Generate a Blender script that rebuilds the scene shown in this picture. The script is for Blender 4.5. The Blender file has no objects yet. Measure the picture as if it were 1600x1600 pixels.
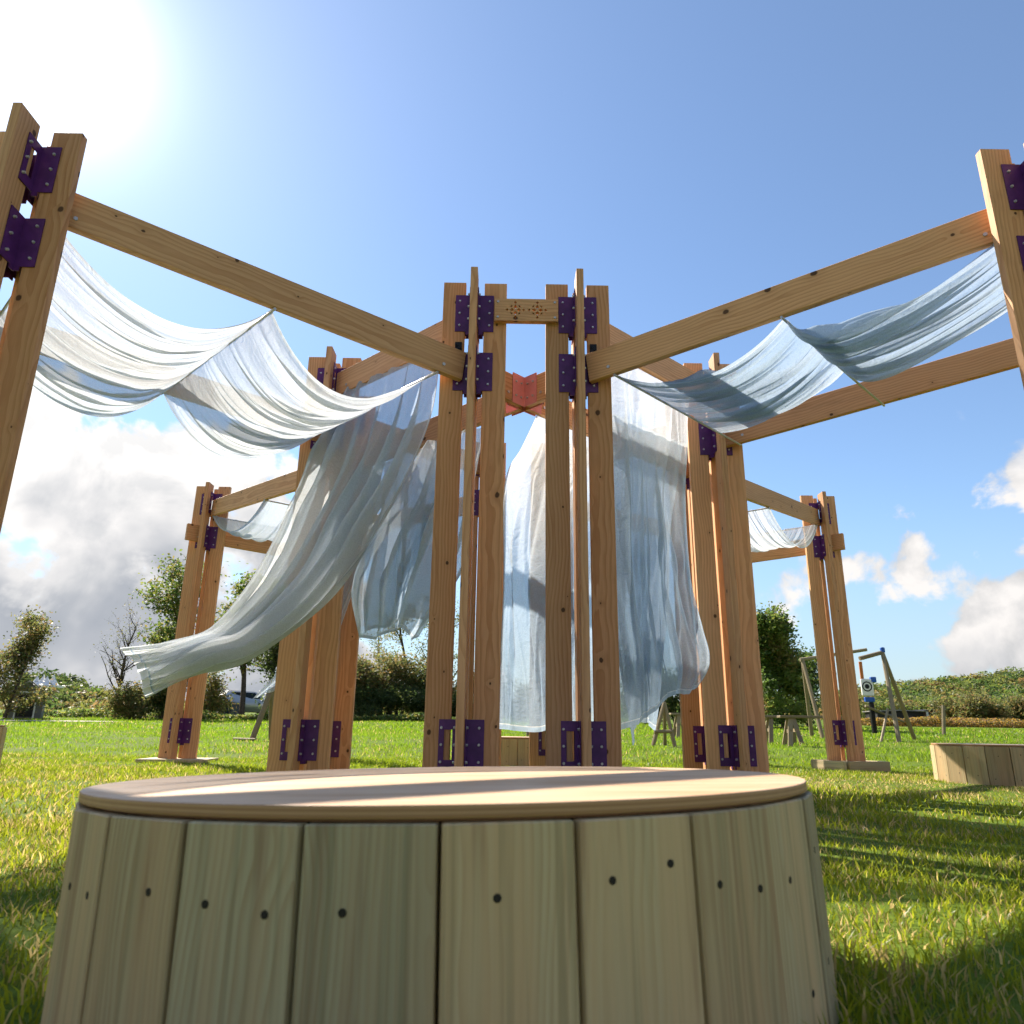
import bpy, bmesh, math, random
import numpy as np
from mathutils import Vector, Matrix
rad = math.radians
random.seed(7)
RNG = np.random.default_rng(11)
scene = bpy.context.scene
COL = scene.collection

# ------------------------------------------------------------------ camera
FPX, PITCH, ROLL, YAW, CAMH = 1143.41, 16.686, 0.778, -0.325, 0.38
def cam_axes():
    p, r, q = rad(PITCH), rad(ROLL), rad(YAW)
    fwd = Vector((0, math.cos(p), math.sin(p))); right = Vector((1, 0, 0)); up = Vector((0, -math.sin(p), math.cos(p)))
    r2 = right*math.cos(r) + up*math.sin(r); u2 = -right*math.sin(r) + up*math.cos(r)
    M = Matrix.Rotation(q, 3, 'Z')
    return M @ r2, M @ u2, M @ fwd
CR_, CU_, CF_ = cam_axes()
CO = Vector((0, 0, CAMH))
cd = bpy.data.cameras.new('camera'); cam = bpy.data.objects.new('camera', cd); COL.objects.link(cam)
cam.matrix_world = Matrix(((CR_.x, CU_.x, -CF_.x, CO.x), (CR_.y, CU_.y, -CF_.y, CO.y), (CR_.z, CU_.z, -CF_.z, CO.z), (0, 0, 0, 1)))
cd.sensor_fit = 'HORIZONTAL'; cd.sensor_width = 24.0; cd.lens = 24.0*FPX/1600
cd.clip_start = 0.02; cd.clip_end = 3000
cd.dof.use_dof = True; cd.dof.focus_distance = 4.6; cd.dof.aperture_fstop = 5.0
scene.camera = cam
def ray(u, v):
    return (CF_ + CR_*((u-800)/FPX) + CU_*((800-v)/FPX)).normalized()
def at(u, v, y):
    d = ray(u, v); return CO + d*(y/d.y)

# ------------------------------------------------------------------ light and sky
SUN = ray(62, 66)
sun_el = math.asin(SUN.z); sun_az = math.atan2(SUN.x, SUN.y)
scene.view_settings.view_transform = 'Standard'; scene.view_settings.look = 'None'
scene.view_settings.gamma = 1.0; scene.view_settings.use_curve_mapping = False
scene.view_settings.exposure = 1.38
ld = bpy.data.lights.new('sun', 'SUN'); ld.energy = 4.2; ld.angle = rad(0.53); ld.color = (1.0, 0.91, 0.78)
sun = bpy.data.objects.new('sun', ld); COL.objects.link(sun)
sun.rotation_euler = (-SUN).to_track_quat('-Z', 'Y').to_euler(); sun.location = (-6, 8, 9)

class X:
    """tiny node-expression helper"""
    def __init__(s, nt, sock): s.nt = nt; s.s = sock
    def _m(s, op, *a, clamp=False):
        n = s.nt.nodes.new('ShaderNodeMath'); n.operation = op; n.use_clamp = clamp
        for i, q in enumerate((s,)+a):
            if isinstance(q, X): s.nt.links.new(q.s, n.inputs[i])
            else: n.inputs[i].default_value = q
        return X(s.nt, n.outputs[0])
    def __add__(s, o): return s._m('ADD', o)
    __radd__ = __add__
    def __sub__(s, o): return s._m('SUBTRACT', o)
    def __rsub__(s, o): return (s*-1.0)+o
    def __mul__(s, o): return s._m('MULTIPLY', o)
    __rmul__ = __mul__
    def __truediv__(s, o): return s._m('DIVIDE', o)
    def pw(s, o): return s._m('POWER', o)
    def mx(s, o): return s._m('MAXIMUM', o)
    def mn(s, o): return s._m('MINIMUM', o)
    def clamp(s): return s._m('ADD', 0.0, clamp=True)
    def ss(s, a, b):
        n = s.nt.nodes.new('ShaderNodeMapRange'); n.interpolation_type = 'SMOOTHSTEP'
        s.nt.links.new(s.s, n.inputs[0]); n.inputs[1].default_value = a; n.inputs[2].default_value = b
        return X(s.nt, n.outputs[0])
    def ls(s, a, b, c=0.0, d=1.0):
        n = s.nt.nodes.new('ShaderNodeMapRange')
        s.nt.links.new(s.s, n.inputs[0])
        for i, q in enumerate((a, b, c, d)): n.inputs[i+1].default_value = q
        return X(s.nt, n.outputs[0])
class NT:
    def __init__(s, nt): s.nt = nt
    def new(s, t, **kw):
        n = s.nt.nodes.new(t)
        for k, v in kw.items(): setattr(n, k, v)
        return n
    def link(s, a, b): s.nt.links.new(a.s if isinstance(a, X) else a, b)
    def xyz(s, x, y, z):
        n = s.new('ShaderNodeCombineXYZ')
        for i, q in enumerate((x, y, z)):
            if isinstance(q, X): s.link(q, n.inputs[i])
            else: n.inputs[i].default_value = q
        return n.outputs[0]
    def sep(s, v):
        n = s.new('ShaderNodeSeparateXYZ'); s.link(v, n.inputs[0]); return [X(s.nt, o) for o in n.outputs]
    def noise(s, v, scale, detail=2.0, rough=0.5, dist=0.0, out=0):
        n = s.new('ShaderNodeTexNoise'); s.link(v, n.inputs['Vector']); n.inputs['Scale'].default_value = scale
        n.inputs['Detail'].default_value = detail; n.inputs['Roughness'].default_value = rough; n.inputs['Distortion'].default_value = dist
        return X(s.nt, n.outputs[out])
    def mix(s, f, a, b, mode='MIX'):
        n = s.new('ShaderNodeMix', data_type='RGBA', blend_type=mode)
        for sock, q in ((n.inputs[0], f), (n.inputs[6], a), (n.inputs[7], b)):
            if isinstance(q, X): s.link(q, sock)
            elif hasattr(q, 'is_linked'): s.link(q, sock)
            elif isinstance(q, tuple): sock.default_value = (*q, 1)
            else: sock.default_value = q
        return n.outputs[2]

def make_world():
    w = bpy.data.worlds.new('World'); scene.world = w; w.use_nodes = True
    nt = w.node_tree; nt.nodes.clear(); T = NT(nt)
    sky = T.new('ShaderNodeTexSky', sky_type='NISHITA'); sky.sun_disc = False
    sky.sun_elevation = sun_el; sky.sun_rotation = sun_az
    sky.air_density = 1.0; sky.dust_density = 0.0; sky.ozone_density = 2.2
    co = T.new('ShaderNodeTexCoord').outputs['Generated']
    x, y, z = T.sep(co)
    az = x._m('ARCTAN2', y)*57.2958
    el = z._m('ARCSINE')*57.2958
    # direction to the sun: aureole of the hazy air round it
    dot = (x*SUN.x + y*SUN.y + z*SUN.z).mx(0.0)
    ang = dot.mn(1.0)._m('ARCCOSINE')*57.2958
    glow = (ang*ang*-0.042)._m('EXPONENT')*6.0 + (ang*-0.085)._m('EXPONENT')*4.2 + 0.26
    # clouds: a broken layer low over the horizon, thick towards the left, cumulus on the right
    ca = az*0.085; ce = el*0.095
    def puff(v, cells):
        nn = T.new('ShaderNodeTexNoise', noise_dimensions='2D'); T.link(v, nn.inputs['Vector']); nn.inputs['Scale'].default_value = 1.5
        nn.inputs['Detail'].default_value = 8.0; nn.inputs['Roughness'].default_value = 0.58; nn.inputs['Distortion'].default_value = 0.25
        acc = X(T.nt, nn.outputs[0])
        nw = T.new('ShaderNodeTexNoise', noise_dimensions='2D'); T.link(v, nw.inputs['Vector']); nw.inputs['Scale'].default_value = 4.0; nw.inputs['Detail'].default_value = 2.0
        for sc, k in cells:
            wv = T.new('ShaderNodeVectorMath', operation='MULTIPLY_ADD'); T.link(nw.outputs['Color'], wv.inputs[0]); wv.inputs[1].default_value = (0.55/sc,)*3; T.link(v, wv.inputs[2])
            vo = T.new('ShaderNodeTexVoronoi', voronoi_dimensions='2D'); T.link(wv.outputs[0], vo.inputs['Vector']); vo.inputs['Scale'].default_value = sc
            acc = acc + (0.42-X(T.nt, vo.outputs['Distance']))*k
        return acc
    p = T.xyz(ca, ce, 0.0)
    n1 = puff(p, ((2.3, 0.20), (5.2, 0.11), (11.0, 0.05)))
    n2 = puff(T.xyz(ca+0.05, ce+-0.13, 0.0), ((2.3, 0.20), (5.2, 0.11)))
    wig = (T.noise(p, 0.9, 3.0, 0.5)-0.5)
    bank = el.ss(25.5, 18.0)*(az+el*0.55).ss(-2.0, -12.0)          # left bank
    # right cumulus: rising to the right
    cum = (el-(az-26.2)*1.15-1.5).ss(5.0, -5.0)*az.ss(22.0, 29.0)*el.ss(27.0, 13.0)
    sm = (el-14.0-(az-24.0)*-0.1)
    strat = el.ss(24.0, 12.0)*az.ss(17.0, 23.0)*0.30
    low = el.ss(7.0, 1.0)*0.45
    away = az._m('ABSOLUTE').ss(45.0, 60.0)*el.ss(24.0, 8.0)*0.62
    cov = bank.mx(cum).mx(strat).mx(low).mx(away)
    dens = ((n1-0.5)*1.7 + cov*0.80 - 0.36 + wig*0.15)
    mask = dens.ss(-0.02, 0.20)*cov.ss(0.0, 0.22)*el.ss(-2.0, 0.5)
    lit = (n1-n2).ls(-0.14, 0.14)
    core = dens.ss(0.05, 0.40)
    big = T.noise(p, 0.75, 4.0, 0.55)
    dark = big.ss(0.36, 0.60)*core*az.ss(20.0, 0.0)*el.ss(19.0, 11.0)
    dark = dark.mx((el+(n2-0.5)*14.0).ss(7.0, 2.0)*az.ss(20.0, 30.0)*0.45)
    dark = dark.mx(el.ss(7.0, 2.5)*az.ss(-10.0, -22.0)*0.75)
    cw = T.mix(lit.clamp(), (3.5, 3.5, 3.55), (5.3, 5.1, 4.95))
    cc = T.mix(dark*0.85, cw, (2.1, 2.3, 2.65))
    nearsun = (ang*-0.06)._m('EXPONENT')*7.0
    add = T.new('ShaderNodeMix', data_type='RGBA', blend_type='ADD'); add.inputs[0].default_value = 1
    T.link(cc, add.inputs[6])
    rgb = T.new('ShaderNodeCombineColor')
    q = nearsun*(1.0-dark*0.92)
    for i, k in enumerate((1.0, 0.97, 0.93)): T.link(q*k, rgb.inputs[i])
    T.link(rgb.outputs[0], add.inputs[7])
    g2 = T.new('ShaderNodeCombineColor')
    for i, k in enumerate((1.0, 0.96, 0.92)): T.link(glow*k, g2.inputs[i])
    hs = T.new('ShaderNodeHueSaturation'); hs.inputs['Saturation'].default_value = 1.08; T.link(sky.outputs[0], hs.inputs['Color'])
    hz = T.mix(el.ss(17.0, -1.0)*0.75, hs.outputs[0], (2.15, 2.75, 3.2))
    skyg = T.mix(1.0, hz, g2.outputs[0], 'ADD')
    fin = T.mix(mask.clamp(), skyg, add.outputs[2])
    bg = T.new('ShaderNodeBackground'); bg.inputs[1].default_value = 0.072
    T.link(fin, bg.inputs[0])
    out = T.new('ShaderNodeOutputWorld'); T.link(bg.outputs[0], out.inputs[0])
    w.cycles.sampling_method = 'MANUAL'; w.cycles.sample_map_resolution = 1024
make_world()
scene.render.engine = 'CYCLES'
scene.cycles.use_denoising = True
scene.cycles.transparent_max_bounces = 24
scene.cycles.max_bounces = 6; scene.cycles.diffuse_bounces = 4; scene.cycles.transmission_bounces = 4
scene.cycles.use_adaptive_sampling = True; scene.cycles.adaptive_threshold = 0.03
scene.cycles.sample_clamp_indirect = 6.0

# ------------------------------------------------------------------ materials
def new_mat(name):
    m = bpy.data.materials.new(name); m.use_nodes = True; nt = m.node_tree; nt.nodes.clear()
    T = NT(nt); out = T.new('ShaderNodeOutputMaterial'); return m, T, out
def principled(T, out, col, rough=0.6, bump=None, bstr=0.2, bdist=0.01, metal=0.0, spec=0.3):
    b = T.new('ShaderNodeBsdfPrincipled')
    if isinstance(col, tuple): b.inputs['Base Color'].default_value = (*col, 1)
    else: T.link(col, b.inputs['Base Color'])
    if isinstance(rough, X): T.link(rough, b.inputs['Roughness'])
    else: b.inputs['Roughness'].default_value = rough
    b.inputs['Metallic'].default_value = metal
    b.inputs['Specular IOR Level'].default_value = spec
    if bump is not None:
        n = T.new('ShaderNodeBump'); n.inputs['Strength'].default_value = bstr; n.inputs['Distance'].default_value = bdist
        T.link(bump, n.inputs['Height']); T.link(n.outputs[0], b.inputs['Normal'])
    T.link(b.outputs[0], out.inputs[0]); return b
def simple(name, col, rough=0.6, metal=0.0, var=0.12, scale=6.0):
    m, T, out = new_mat(name)
    co = T.new('ShaderNodeTexCoord').outputs['Object']
    n = T.noise(co, scale, 4.0, 0.6)
    c = T.mix(n.ls(0.3, 0.7), tuple(max(0, k*(1-var)) for k in col), tuple(min(1, k*(1+var)) for k in col))
    principled(T, out, c, rough, n, 0.1, 0.004, metal); return m
def wood(name, early, late, knot=(0.06, 0.025, 0.01), ringscale=48.0, knots=True, streak=None, rough=0.62):
    m, T, out = new_mat(name)
    co = T.new('ShaderNodeTexCoord').outputs['Object']
    oi = T.new('ShaderNodeObjectInfo').outputs['Random']; r = X(T.nt, oi)
    x, y, z = T.sep(co)
    zo = z + r*37.0
    # knots: sparse cells stretched along the grain
    kv = T.xyz(x*5.0+y*9.0+r*19.0, zo*4.0, 0.0)
    vo = T.new('ShaderNodeTexVoronoi', voronoi_dimensions='2D'); T.link(kv, vo.inputs['Vector']); vo.inputs['Scale'].default_value = 1.0; vo.inputs['Randomness'].default_value = 0.9
    kd = X(T.nt, vo.outputs['Distance']); kc = T.sep(vo.outputs['Color'])
    on = kc[0].ss(0.40, 0.42)
    ksz = kc[1]*kc[1]*0.055+0.042
    kdist = kd + T.noise(T.xyz(x*60.0, y*60.0, zo*25.0), 1.0, 2.0)*0.05
    kmask = (kdist/ksz).ss(1.25, 0.85)*on
    halo = (kdist/ksz).ss(4.5, 0.5)*on
    # growth rings round an axis outside the board
    wob = T.noise(T.xyz(x*2.0, r*50.0, zo*0.9), 1.0, 3.0, 0.55)
    wob2 = T.noise(T.xyz(x*9.0, y*9.0, zo*2.5+r*11.0), 1.0, 3.0, 0.6)
    rx = x + (r-0.5)*0.16 + (wob-0.5)*0.17
    ry = y + 0.03 + (wob2-0.5)*0.022 + halo*0.014
    rr = (rx*rx + ry*ry)._m('SQRT')
    ring = (rr*ringscale + wob2*0.35)._m('FRACT')
    band = ring.ss(0.25, 0.92)*ring.ss(1.0, 0.93)
    fibre = T.noise(T.xyz(x*220.0, y*220.0, zo*5.0), 1.0, 3.0, 0.65)
    tone = T.noise(T.xyz(x*3.0, r*70.0, zo*0.5), 1.0, 2.0)
    c = T.mix(band*(wob2*0.8+0.2), early, late)
    c = T.mix(fibre.ls(0.35, 0.75)*0.28, c, tuple(k*0.62 for k in late))
    c = T.mix((tone-0.5).mx(0.0)*1.2, c, tuple(min(1, k*1.25) for k in early))
    if streak:
        st = T.noise(T.xyz(x*16.0+r*9.0, y*5.0, zo*0.7), 1.0, 3.0, 0.6)
        c = T.mix(st.ss(0.42, 0.62)*0.85, c, streak)
        st2 = T.noise(T.xyz(x*30.0+r*5.0, y*9.0, zo*1.6+3.0), 1.0, 4.0, 0.6)
        c = T.mix(st2.ss(0.50, 0.70)*0.55, c, (0.24, 0.145, 0.08))
        c = T.mix(T.noise(T.xyz(x*75.0+r*31.0, y*9.0, zo*0.9), 1.0, 3.0, 0.6).ss(0.50, 0.68)*0.5, c, (0.24, 0.22, 0.12))
    r2 = r*7.31; r2 = r2-r2._m('FLOOR'); r3 = r*23.7; r3 = r3-r3._m('FLOOR')
    hv = T.new('ShaderNodeHueSaturation'); T.link(c, hv.inputs['Color'])
    T.link(r2*(0.42 if streak else 0.36)+(0.78 if streak else 0.82), hv.inputs['Value'])
    warm = T.mix(1.0, hv.outputs[0], (1.06, 0.84, 0.70) if streak else (1.05, 0.90, 0.78), 'MULTIPLY')
    c = T.mix(r3*0.7, hv.outputs[0], warm)
    stain = T.noise(T.xyz(x*5.0+r*3.0, y*5.0, zo*1.7), 1.0, 4.0, 0.65)
    c = T.mix(stain.ss(0.56, 0.74)*0.30, c, tuple(k*0.6 for k in late))
    if knots:
        c = T.mix(halo*0.22, c, tuple(k*0.7 for k in late))
        c = T.mix(kmask*0.92, c, knot)
    principled(T, out, c, fibre.ls(0.2, 0.8, rough-0.08, rough+0.12), fibre*0.5+band*0.35, 0.12, 0.002, spec=0.25)
    return m
M = {}
M['larch'] = wood('larch_timber', (0.65, 0.380, 0.200), (0.44, 0.210, 0.088))
M['treated'] = wood('treated_pine', (0.475, 0.43, 0.265), (0.36, 0.26, 0.135), streak=(0.50, 0.39, 0.225), ringscale=115.0, knots=False)
M['plywood'] = None
def ply():
    m, T, out = new_mat('plywood')
    co = T.new('ShaderNodeTexCoord').outputs['Object']; x, y, z = T.sep(co)
    n = T.noise(T.xyz(x*2.2, y*16.0, z), 1.0, 5.0, 0.6, 0.6); n2 = T.noise(T.xyz(x*1.2+4.0, y*5.0, z), 1.0, 3.0)
    sp = T.noise(T.xyz(x*14.0, y*60.0, z), 1.0, 2.0)
    c = T.mix(n.ss(0.40, 0.68), (0.66, 0.45, 0.285), (0.55, 0.325, 0.17))
    c = T.mix(n2.ss(0.55, 0.70)*0.5, c, (0.42, 0.23, 0.11))
    c = T.mix(sp.ss(0.70, 0.78)*0.6, c, (0.16, 0.09, 0.05))
    lay = (z*1150.0)._m('SINE').ss(-0.2, 0.4)
    nz = X(T.nt, T.new('ShaderNodeNewGeometry').outputs['Normal']); up = T.sep(nz.s)[2]
    c2 = T.mix(lay, (0.33, 0.18, 0.085), (0.43, 0.255, 0.125))
    c = T.mix(up.ss(0.75, 0.45), c, c2)
    principled(T, out, c, 0.5, n, 0.08, 0.003); return m
M['plywood'] = ply()
M['bracket'] = simple('purple_paint', (0.085, 0.020, 0.13), 0.38, var=0.25, scale=14)
M['pink'] = simple('coral_paint', (0.70, 0.26, 0.25), 0.5)
M['steel'] = simple('zinc_steel', (0.50, 0.50, 0.52), 0.42, 0.55)
M['dark'] = simple('black_metal', (0.015, 0.015, 0.017), 0.4, 0.5)
M['screw'] = simple('screw_hole', (0.02, 0.016, 0.012), 0.7)
M['rope'] = simple('rope', (0.10, 0.09, 0.08), 0.8)
def cloth():
    m, T, out = new_mat('sheer_cloth')
    at_ = T.new('ShaderNodeAttribute', attribute_name='tint')
    co = T.new('ShaderNodeTexCoord').outputs['Object']
    n = T.noise(co, 3.0, 3.0); w = T.noise(co, 170.0, 2.0)
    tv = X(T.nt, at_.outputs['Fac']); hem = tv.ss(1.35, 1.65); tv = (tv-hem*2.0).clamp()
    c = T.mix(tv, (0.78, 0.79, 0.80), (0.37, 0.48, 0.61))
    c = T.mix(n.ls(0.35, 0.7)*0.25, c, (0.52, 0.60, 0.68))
    d = T.new('ShaderNodeBsdfDiffuse'); t = T.new('ShaderNodeBsdfTranslucent'); tr = T.new('ShaderNodeBsdfTransparent')
    for q in (d, t): T.link(c, q.inputs['Color'])
    tr.inputs[0].default_value = (0.93, 0.95, 0.97, 1)
    cr = T.noise(co, 16.0, 5.0, 0.62, 1.2)
    b = T.new('ShaderNodeBump'); b.inputs['Strength'].default_value = 0.55; b.inputs['Distance'].default_value = 0.022
    T.link(cr + w*0.05, b.inputs['Height'])
    for q in (d, t): T.link(b.outputs[0], q.inputs['Normal'])
    a = T.new('ShaderNodeMixShader'); a.inputs[0].default_value = 0.54
    T.link(d.outputs[0], a.inputs[1]); T.link(t.outputs[0], a.inputs[2])
    a2 = T.new('ShaderNodeMixShader'); T.link(w.ls(0.3, 0.7, 0.20, 0.36)*(1.0-hem*0.85), a2.inputs[0])
    T.link(a.outputs[0], a2.inputs[1]); T.link(tr.outputs[0], a2.inputs[2])
    T.link(a2.outputs[0], out.inputs[0]); return m
M['cloth'] = cloth()
def leafmat(name, trans=0.45, rough=0.55, gain=1.7):
    m, T, out = new_mat(name)
    c = T.new('ShaderNodeAttribute', attribute_name='tint').outputs['Color']
    d = T.new('ShaderNodeBsdfPrincipled'); T.link(c, d.inputs['Base Color']); d.inputs['Roughness'].default_value = rough; d.inputs['Specular IOR Level'].default_value = 0.3
    t = T.new('ShaderNodeBsdfTranslucent')
    hs = T.new('ShaderNodeHueSaturation'); T.link(c, hs.inputs['Color']); hs.inputs['Value'].default_value = gain; hs.inputs['Hue'].default_value = 0.49
    T.link(hs.outputs[0], t.inputs['Color'])
    a = T.new('ShaderNodeMixShader'); a.inputs[0].default_value = trans
    T.link(d.outputs[0], a.inputs[1]); T.link(t.outputs[0], a.inputs[2]); T.link(a.outputs[0], out.inputs[0]); return m
M['grass'] = leafmat('grass_blade', 0.54, 0.38, 2.45)
M['leaf'] = leafmat('leaf', 0.46, 0.5, 2.3)
M['bark'] = simple('bark', (0.085, 0.065, 0.05), 0.9, var=0.4, scale=9)
M['greyroof'] = simple('grey_roof', (0.30, 0.29, 0.28), 0.6)
M['darkshed'] = simple('dark_cladding', (0.025, 0.024, 0.024), 0.7)
M['greywall'] = simple('grey_cladding', (0.16, 0.16, 0.16), 0.7)
M['brownshed'] = simple('brown_cladding', (0.10, 0.055, 0.035), 0.7)
M['white'] = simple('white_paint', (0.80, 0.79, 0.77), 0.5, var=0.05)
M['blue'] = simple('blue_paint', (0.02, 0.10, 0.42), 0.5)
M['navy'] = simple('navy_tarp', (0.012, 0.018, 0.05), 0.5)
M['orange'] = simple('orange_paint', (0.55, 0.16, 0.03), 0.5)
M['glass'] = simple('car_glass', (0.02, 0.025, 0.03), 0.08, var=0.05)
M['carpaint'] = simple('silver_car_paint', (0.55, 0.56, 0.58), 0.3, 0.3, var=0.04)
M['tyre'] = simple('tyre', (0.015, 0.015, 0.015), 0.8)
M['paleoak'] = wood('weathered_pole', (0.27, 0.225, 0.145), (0.19, 0.145, 0.085), knots=False)
def turf():
    m, T, out = new_mat('turf')
    co = T.new('ShaderNodeTexCoord').outputs['Object']
    a = T.noise(co, 0.9, 5.0, 0.6); b = T.noise(co, 14.0, 5.0, 0.7); f = T.noise(co, 0.12, 3.0)
    c = T.mix(b.ls(0.3, 0.7), (0.060, 0.090, 0.010), (0.13, 0.185, 0.018))
    c = T.mix(a.ss(0.54, 0.70)*0.55, c, (0.17, 0.13, 0.055))
    c = T.mix(f.ls(0.3, 0.7)*0.5, c, (0.11, 0.18, 0.014))
    principled(T, out, c, 0.9, b, 0.6, 0.04, spec=0.1); return m
M['turf'] = turf()
def gravel():
    m, T, out = new_mat('pale_track')
    co = T.new('ShaderNodeTexCoord').outputs['Object']; b = T.noise(co, 9.0, 5.0, 0.7)
    principled(T, out, T.mix(b, (0.42, 0.36, 0.28), (0.6, 0.54, 0.45)), 0.95, b, 0.3, 0.02); return m
M['track'] = gravel()
def woodland():
    m, T, out = new_mat('woodland')
    co = T.new('ShaderNodeTexCoord').outputs['Object']
    a = T.noise(co, 0.055, 4.0, 0.6); b = T.noise(co, 0.5, 5.0, 0.7)
    c = T.mix(a.ss(0.40, 0.62), (0.030, 0.050, 0.017), (0.095, 0.090, 0.028))
    c = T.mix(b.ss(0.35, 0.75), T.mix(1.0, c, (0.55, 0.55, 0.55), 'MULTIPLY'), c)
    principled(T, out, c, 0.95, b, 1.0, 0.8, spec=0.05); return m
M['woodland'] = woodland()

# ------------------------------------------------------------------ helpers
def link(name, me, mat=None, parent=None, loc=None, label=None, cat=None, group=None, kind=None):
    o = bpy.data.objects.new(name, me); COL.objects.link(o)
    if mat is not None and me is not None and not me.materials: me.materials.append(mat)
    if parent is not None: o.parent = parent
    if loc is not None: o.location = loc
    tag(o, label, cat, group, kind); return o
def tag(o, label=None, cat=None, group=None, kind=None):
    for k, v in (('label', label), ('category', cat), ('group', group), ('kind', kind)):
        if v: o[k] = v
    return o
def empty(name, loc=(0, 0, 0), rz=0.0, **kw):
    o = bpy.data.objects.new(name, None); COL.objects.link(o); o.location = loc; o.rotation_euler = (0, 0, rz)
    o.empty_display_size = 0.1; return tag(o, **kw)
def bm_mesh(bm, name, smooth=False):
    me = bpy.data.meshes.new(name); bm.normal_update(); bm.to_mesh(me); bm.free()
    if smooth:
        for p in me.polygons: p.use_smooth = True
    return me
def add_box(bm, lo, hi, mat=None):
    vs = [bm.verts.new((x, y, z)) for z in (lo[2], hi[2]) for y in (lo[1], hi[1]) for x in (lo[0], hi[0])]
    if mat is not None:
        for v in vs: v.co = mat @ v.co
    for f in ((0, 2, 3, 1), (4, 5, 7, 6), (0, 1, 5, 4), (1, 3, 7, 5), (3, 2, 6, 7), (2, 0, 4, 6)):
        bm.faces.new([vs[i] for i in f])
    return vs
def add_cyl(bm, p0, p1, r0, r1=None, n=8, cap=True):
    r1 = r0 if r1 is None else r1
    p0 = Vector(p0); p1 = Vector(p1); d = (p1-p0).normalized()
    a = d.orthogonal().normalized(); b = d.cross(a)
    A = [bm.verts.new(p0+(a*math.cos(t)+b*math.sin(t))*r0) for t in (2*math.pi*i/n for i in range(n))]
    B = [bm.verts.new(p1+(a*math.cos(t)+b*math.sin(t))*r1) for t in (2*math.pi*i/n for i in range(n))]
    for i in range(n): bm.faces.new((A[i], A[(i+1) % n], B[(i+1) % n], B[i]))
    if cap: bm.faces.new(A[::-1]); bm.faces.new(B)
def box_mesh(name, lo, hi, bev=0.0):
    bm = bmesh.new(); add_box(bm, lo, hi)
    if bev: bmesh.ops.bevel(bm, geom=bm.edges[:], offset=bev, segments=1, affect='EDGES', clamp_overlap=True)
    return bm_mesh(bm, name)
_cache = {}
def board_mesh(w, t, L, bev=0.003):
    k = ('b', round(w, 4), round(t, 4), round(L, 4))
    if k not in _cache: _cache[k] = box_mesh('board', (-w/2, -t/2, 0), (w/2, t/2, L), bev)
    return _cache[k]
def raw_mesh(name, V, F, smooth=False, tint=None, loop3=True):
    me = bpy.data.meshes.new(name)
    V = np.asarray(V, np.float32); F = np.asarray(F, np.int32); k = F.shape[1]
    me.vertices.add(len(V)); me.vertices.foreach_set('co', V.ravel())
    me.loops.add(F.size); me.loops.foreach_set('vertex_index', F.ravel())
    me.polygons.add(len(F)); me.polygons.foreach_set('loop_start', np.arange(0, F.size, k, dtype=np.int32))
    if smooth: me.polygons.foreach_set('use_smooth', np.ones(len(F), bool))
    if tint is not None:
        tint = np.asarray(tint, np.float32)
        if tint.ndim == 1:
            a = me.attributes.new('tint', 'FLOAT', 'POINT'); a.data.foreach_set('value', tint)
        else:
            a = me.attributes.new('tint', 'FLOAT_COLOR', 'POINT')
            c4 = np.ones((len(V), 4), np.float32); c4[:, :3] = tint; a.data.foreach_set('color', c4.ravel())
    me.update(calc_edges=True); me.validate(); return me
def vnoise(seed, n=64):
    g = np.random.default_rng(seed).random((n, n))
    def f(x, y):
        x = np.asarray(x) % n; y = np.asarray(y) % n
        i = np.floor(x).astype(int); j = np.floor(y).astype(int); a = x-i; b = y-j
        a = a*a*(3-2*a); b = b*b*(3-2*b); i1 = (i+1) % n; j1 = (j+1) % n; i %= n; j %= n
        return g[i, j]*(1-a)*(1-b)+g[i1, j]*a*(1-b)+g[i, j1]*(1-a)*b+g[i1, j1]*a*b - 0.5
    return f
VN = [vnoise(s) for s in (1, 2, 3, 4, 5, 6)]

# ------------------------------------------------------------------ ground
def gz(x, y):
    x = np.asarray(x, float); y = np.asarray(y, float)
    d = np.maximum(0, y-7.5)
    z = 0.030*d*d/(d+2.5)
    z = np.where(y > 60, z, z)
    z = z + 0.012*VN[0](x*0.9+3, y*0.9)*2 + 0.05*np.clip((np.hypot(x, y)-6)/12, 0, 1)*VN[1](x*0.13, y*0.13)
    return z
def build_ground():
    ys = np.concatenate([np.linspace(-30, -1, 12), np.linspace(-0.5, 14, 110), np.linspace(14.4, 70, 60), np.array([80, 100, 130, 170, 230, 320, 450, 700, 1200])])
    xs = np.concatenate([-np.geomspace(1200, 9, 40), np.linspace(-8.7, 8.7, 90), np.geomspace(9, 1200, 40)])
    X, Y = np.meshgrid(xs, ys); Z = gz(X, np.minimum(Y, 62+(Y-62)*0.25))
    V = np.stack([X, Y, Z], -1).reshape(-1, 3); nx = len(xs); ny = len(ys)
    i = np.arange((ny-1)*(nx-1)); r = i//(nx-1); c = i % (nx-1); b = r*nx+c
    F = np.stack([b, b+1, b+nx+1, b+nx], -1)
    link('ground', raw_mesh('ground', V, F, True), M['turf'], kind='structure')
build_ground()
# pale track crossing the lawn on the left
def track():
    xs = np.linspace(-34, -13.5, 30); V = []; F = []
    for i, x in enumerate(xs):
        yc = 27.0+(x+13.5)*0.10; h = 0.75*min(1, (i+0.5)/3, (29.5-i)/2.5)
        for s in (-1, 1): V.append((x, yc+s*h, float(gz(x, yc+s*h))+0.03))
    F = [(2*i, 2*i+2, 2*i+3, 2*i+1) for i in range(29)]
    link('path', raw_mesh('path', V, F, True), M['track'], kind='structure')
track()

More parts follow.
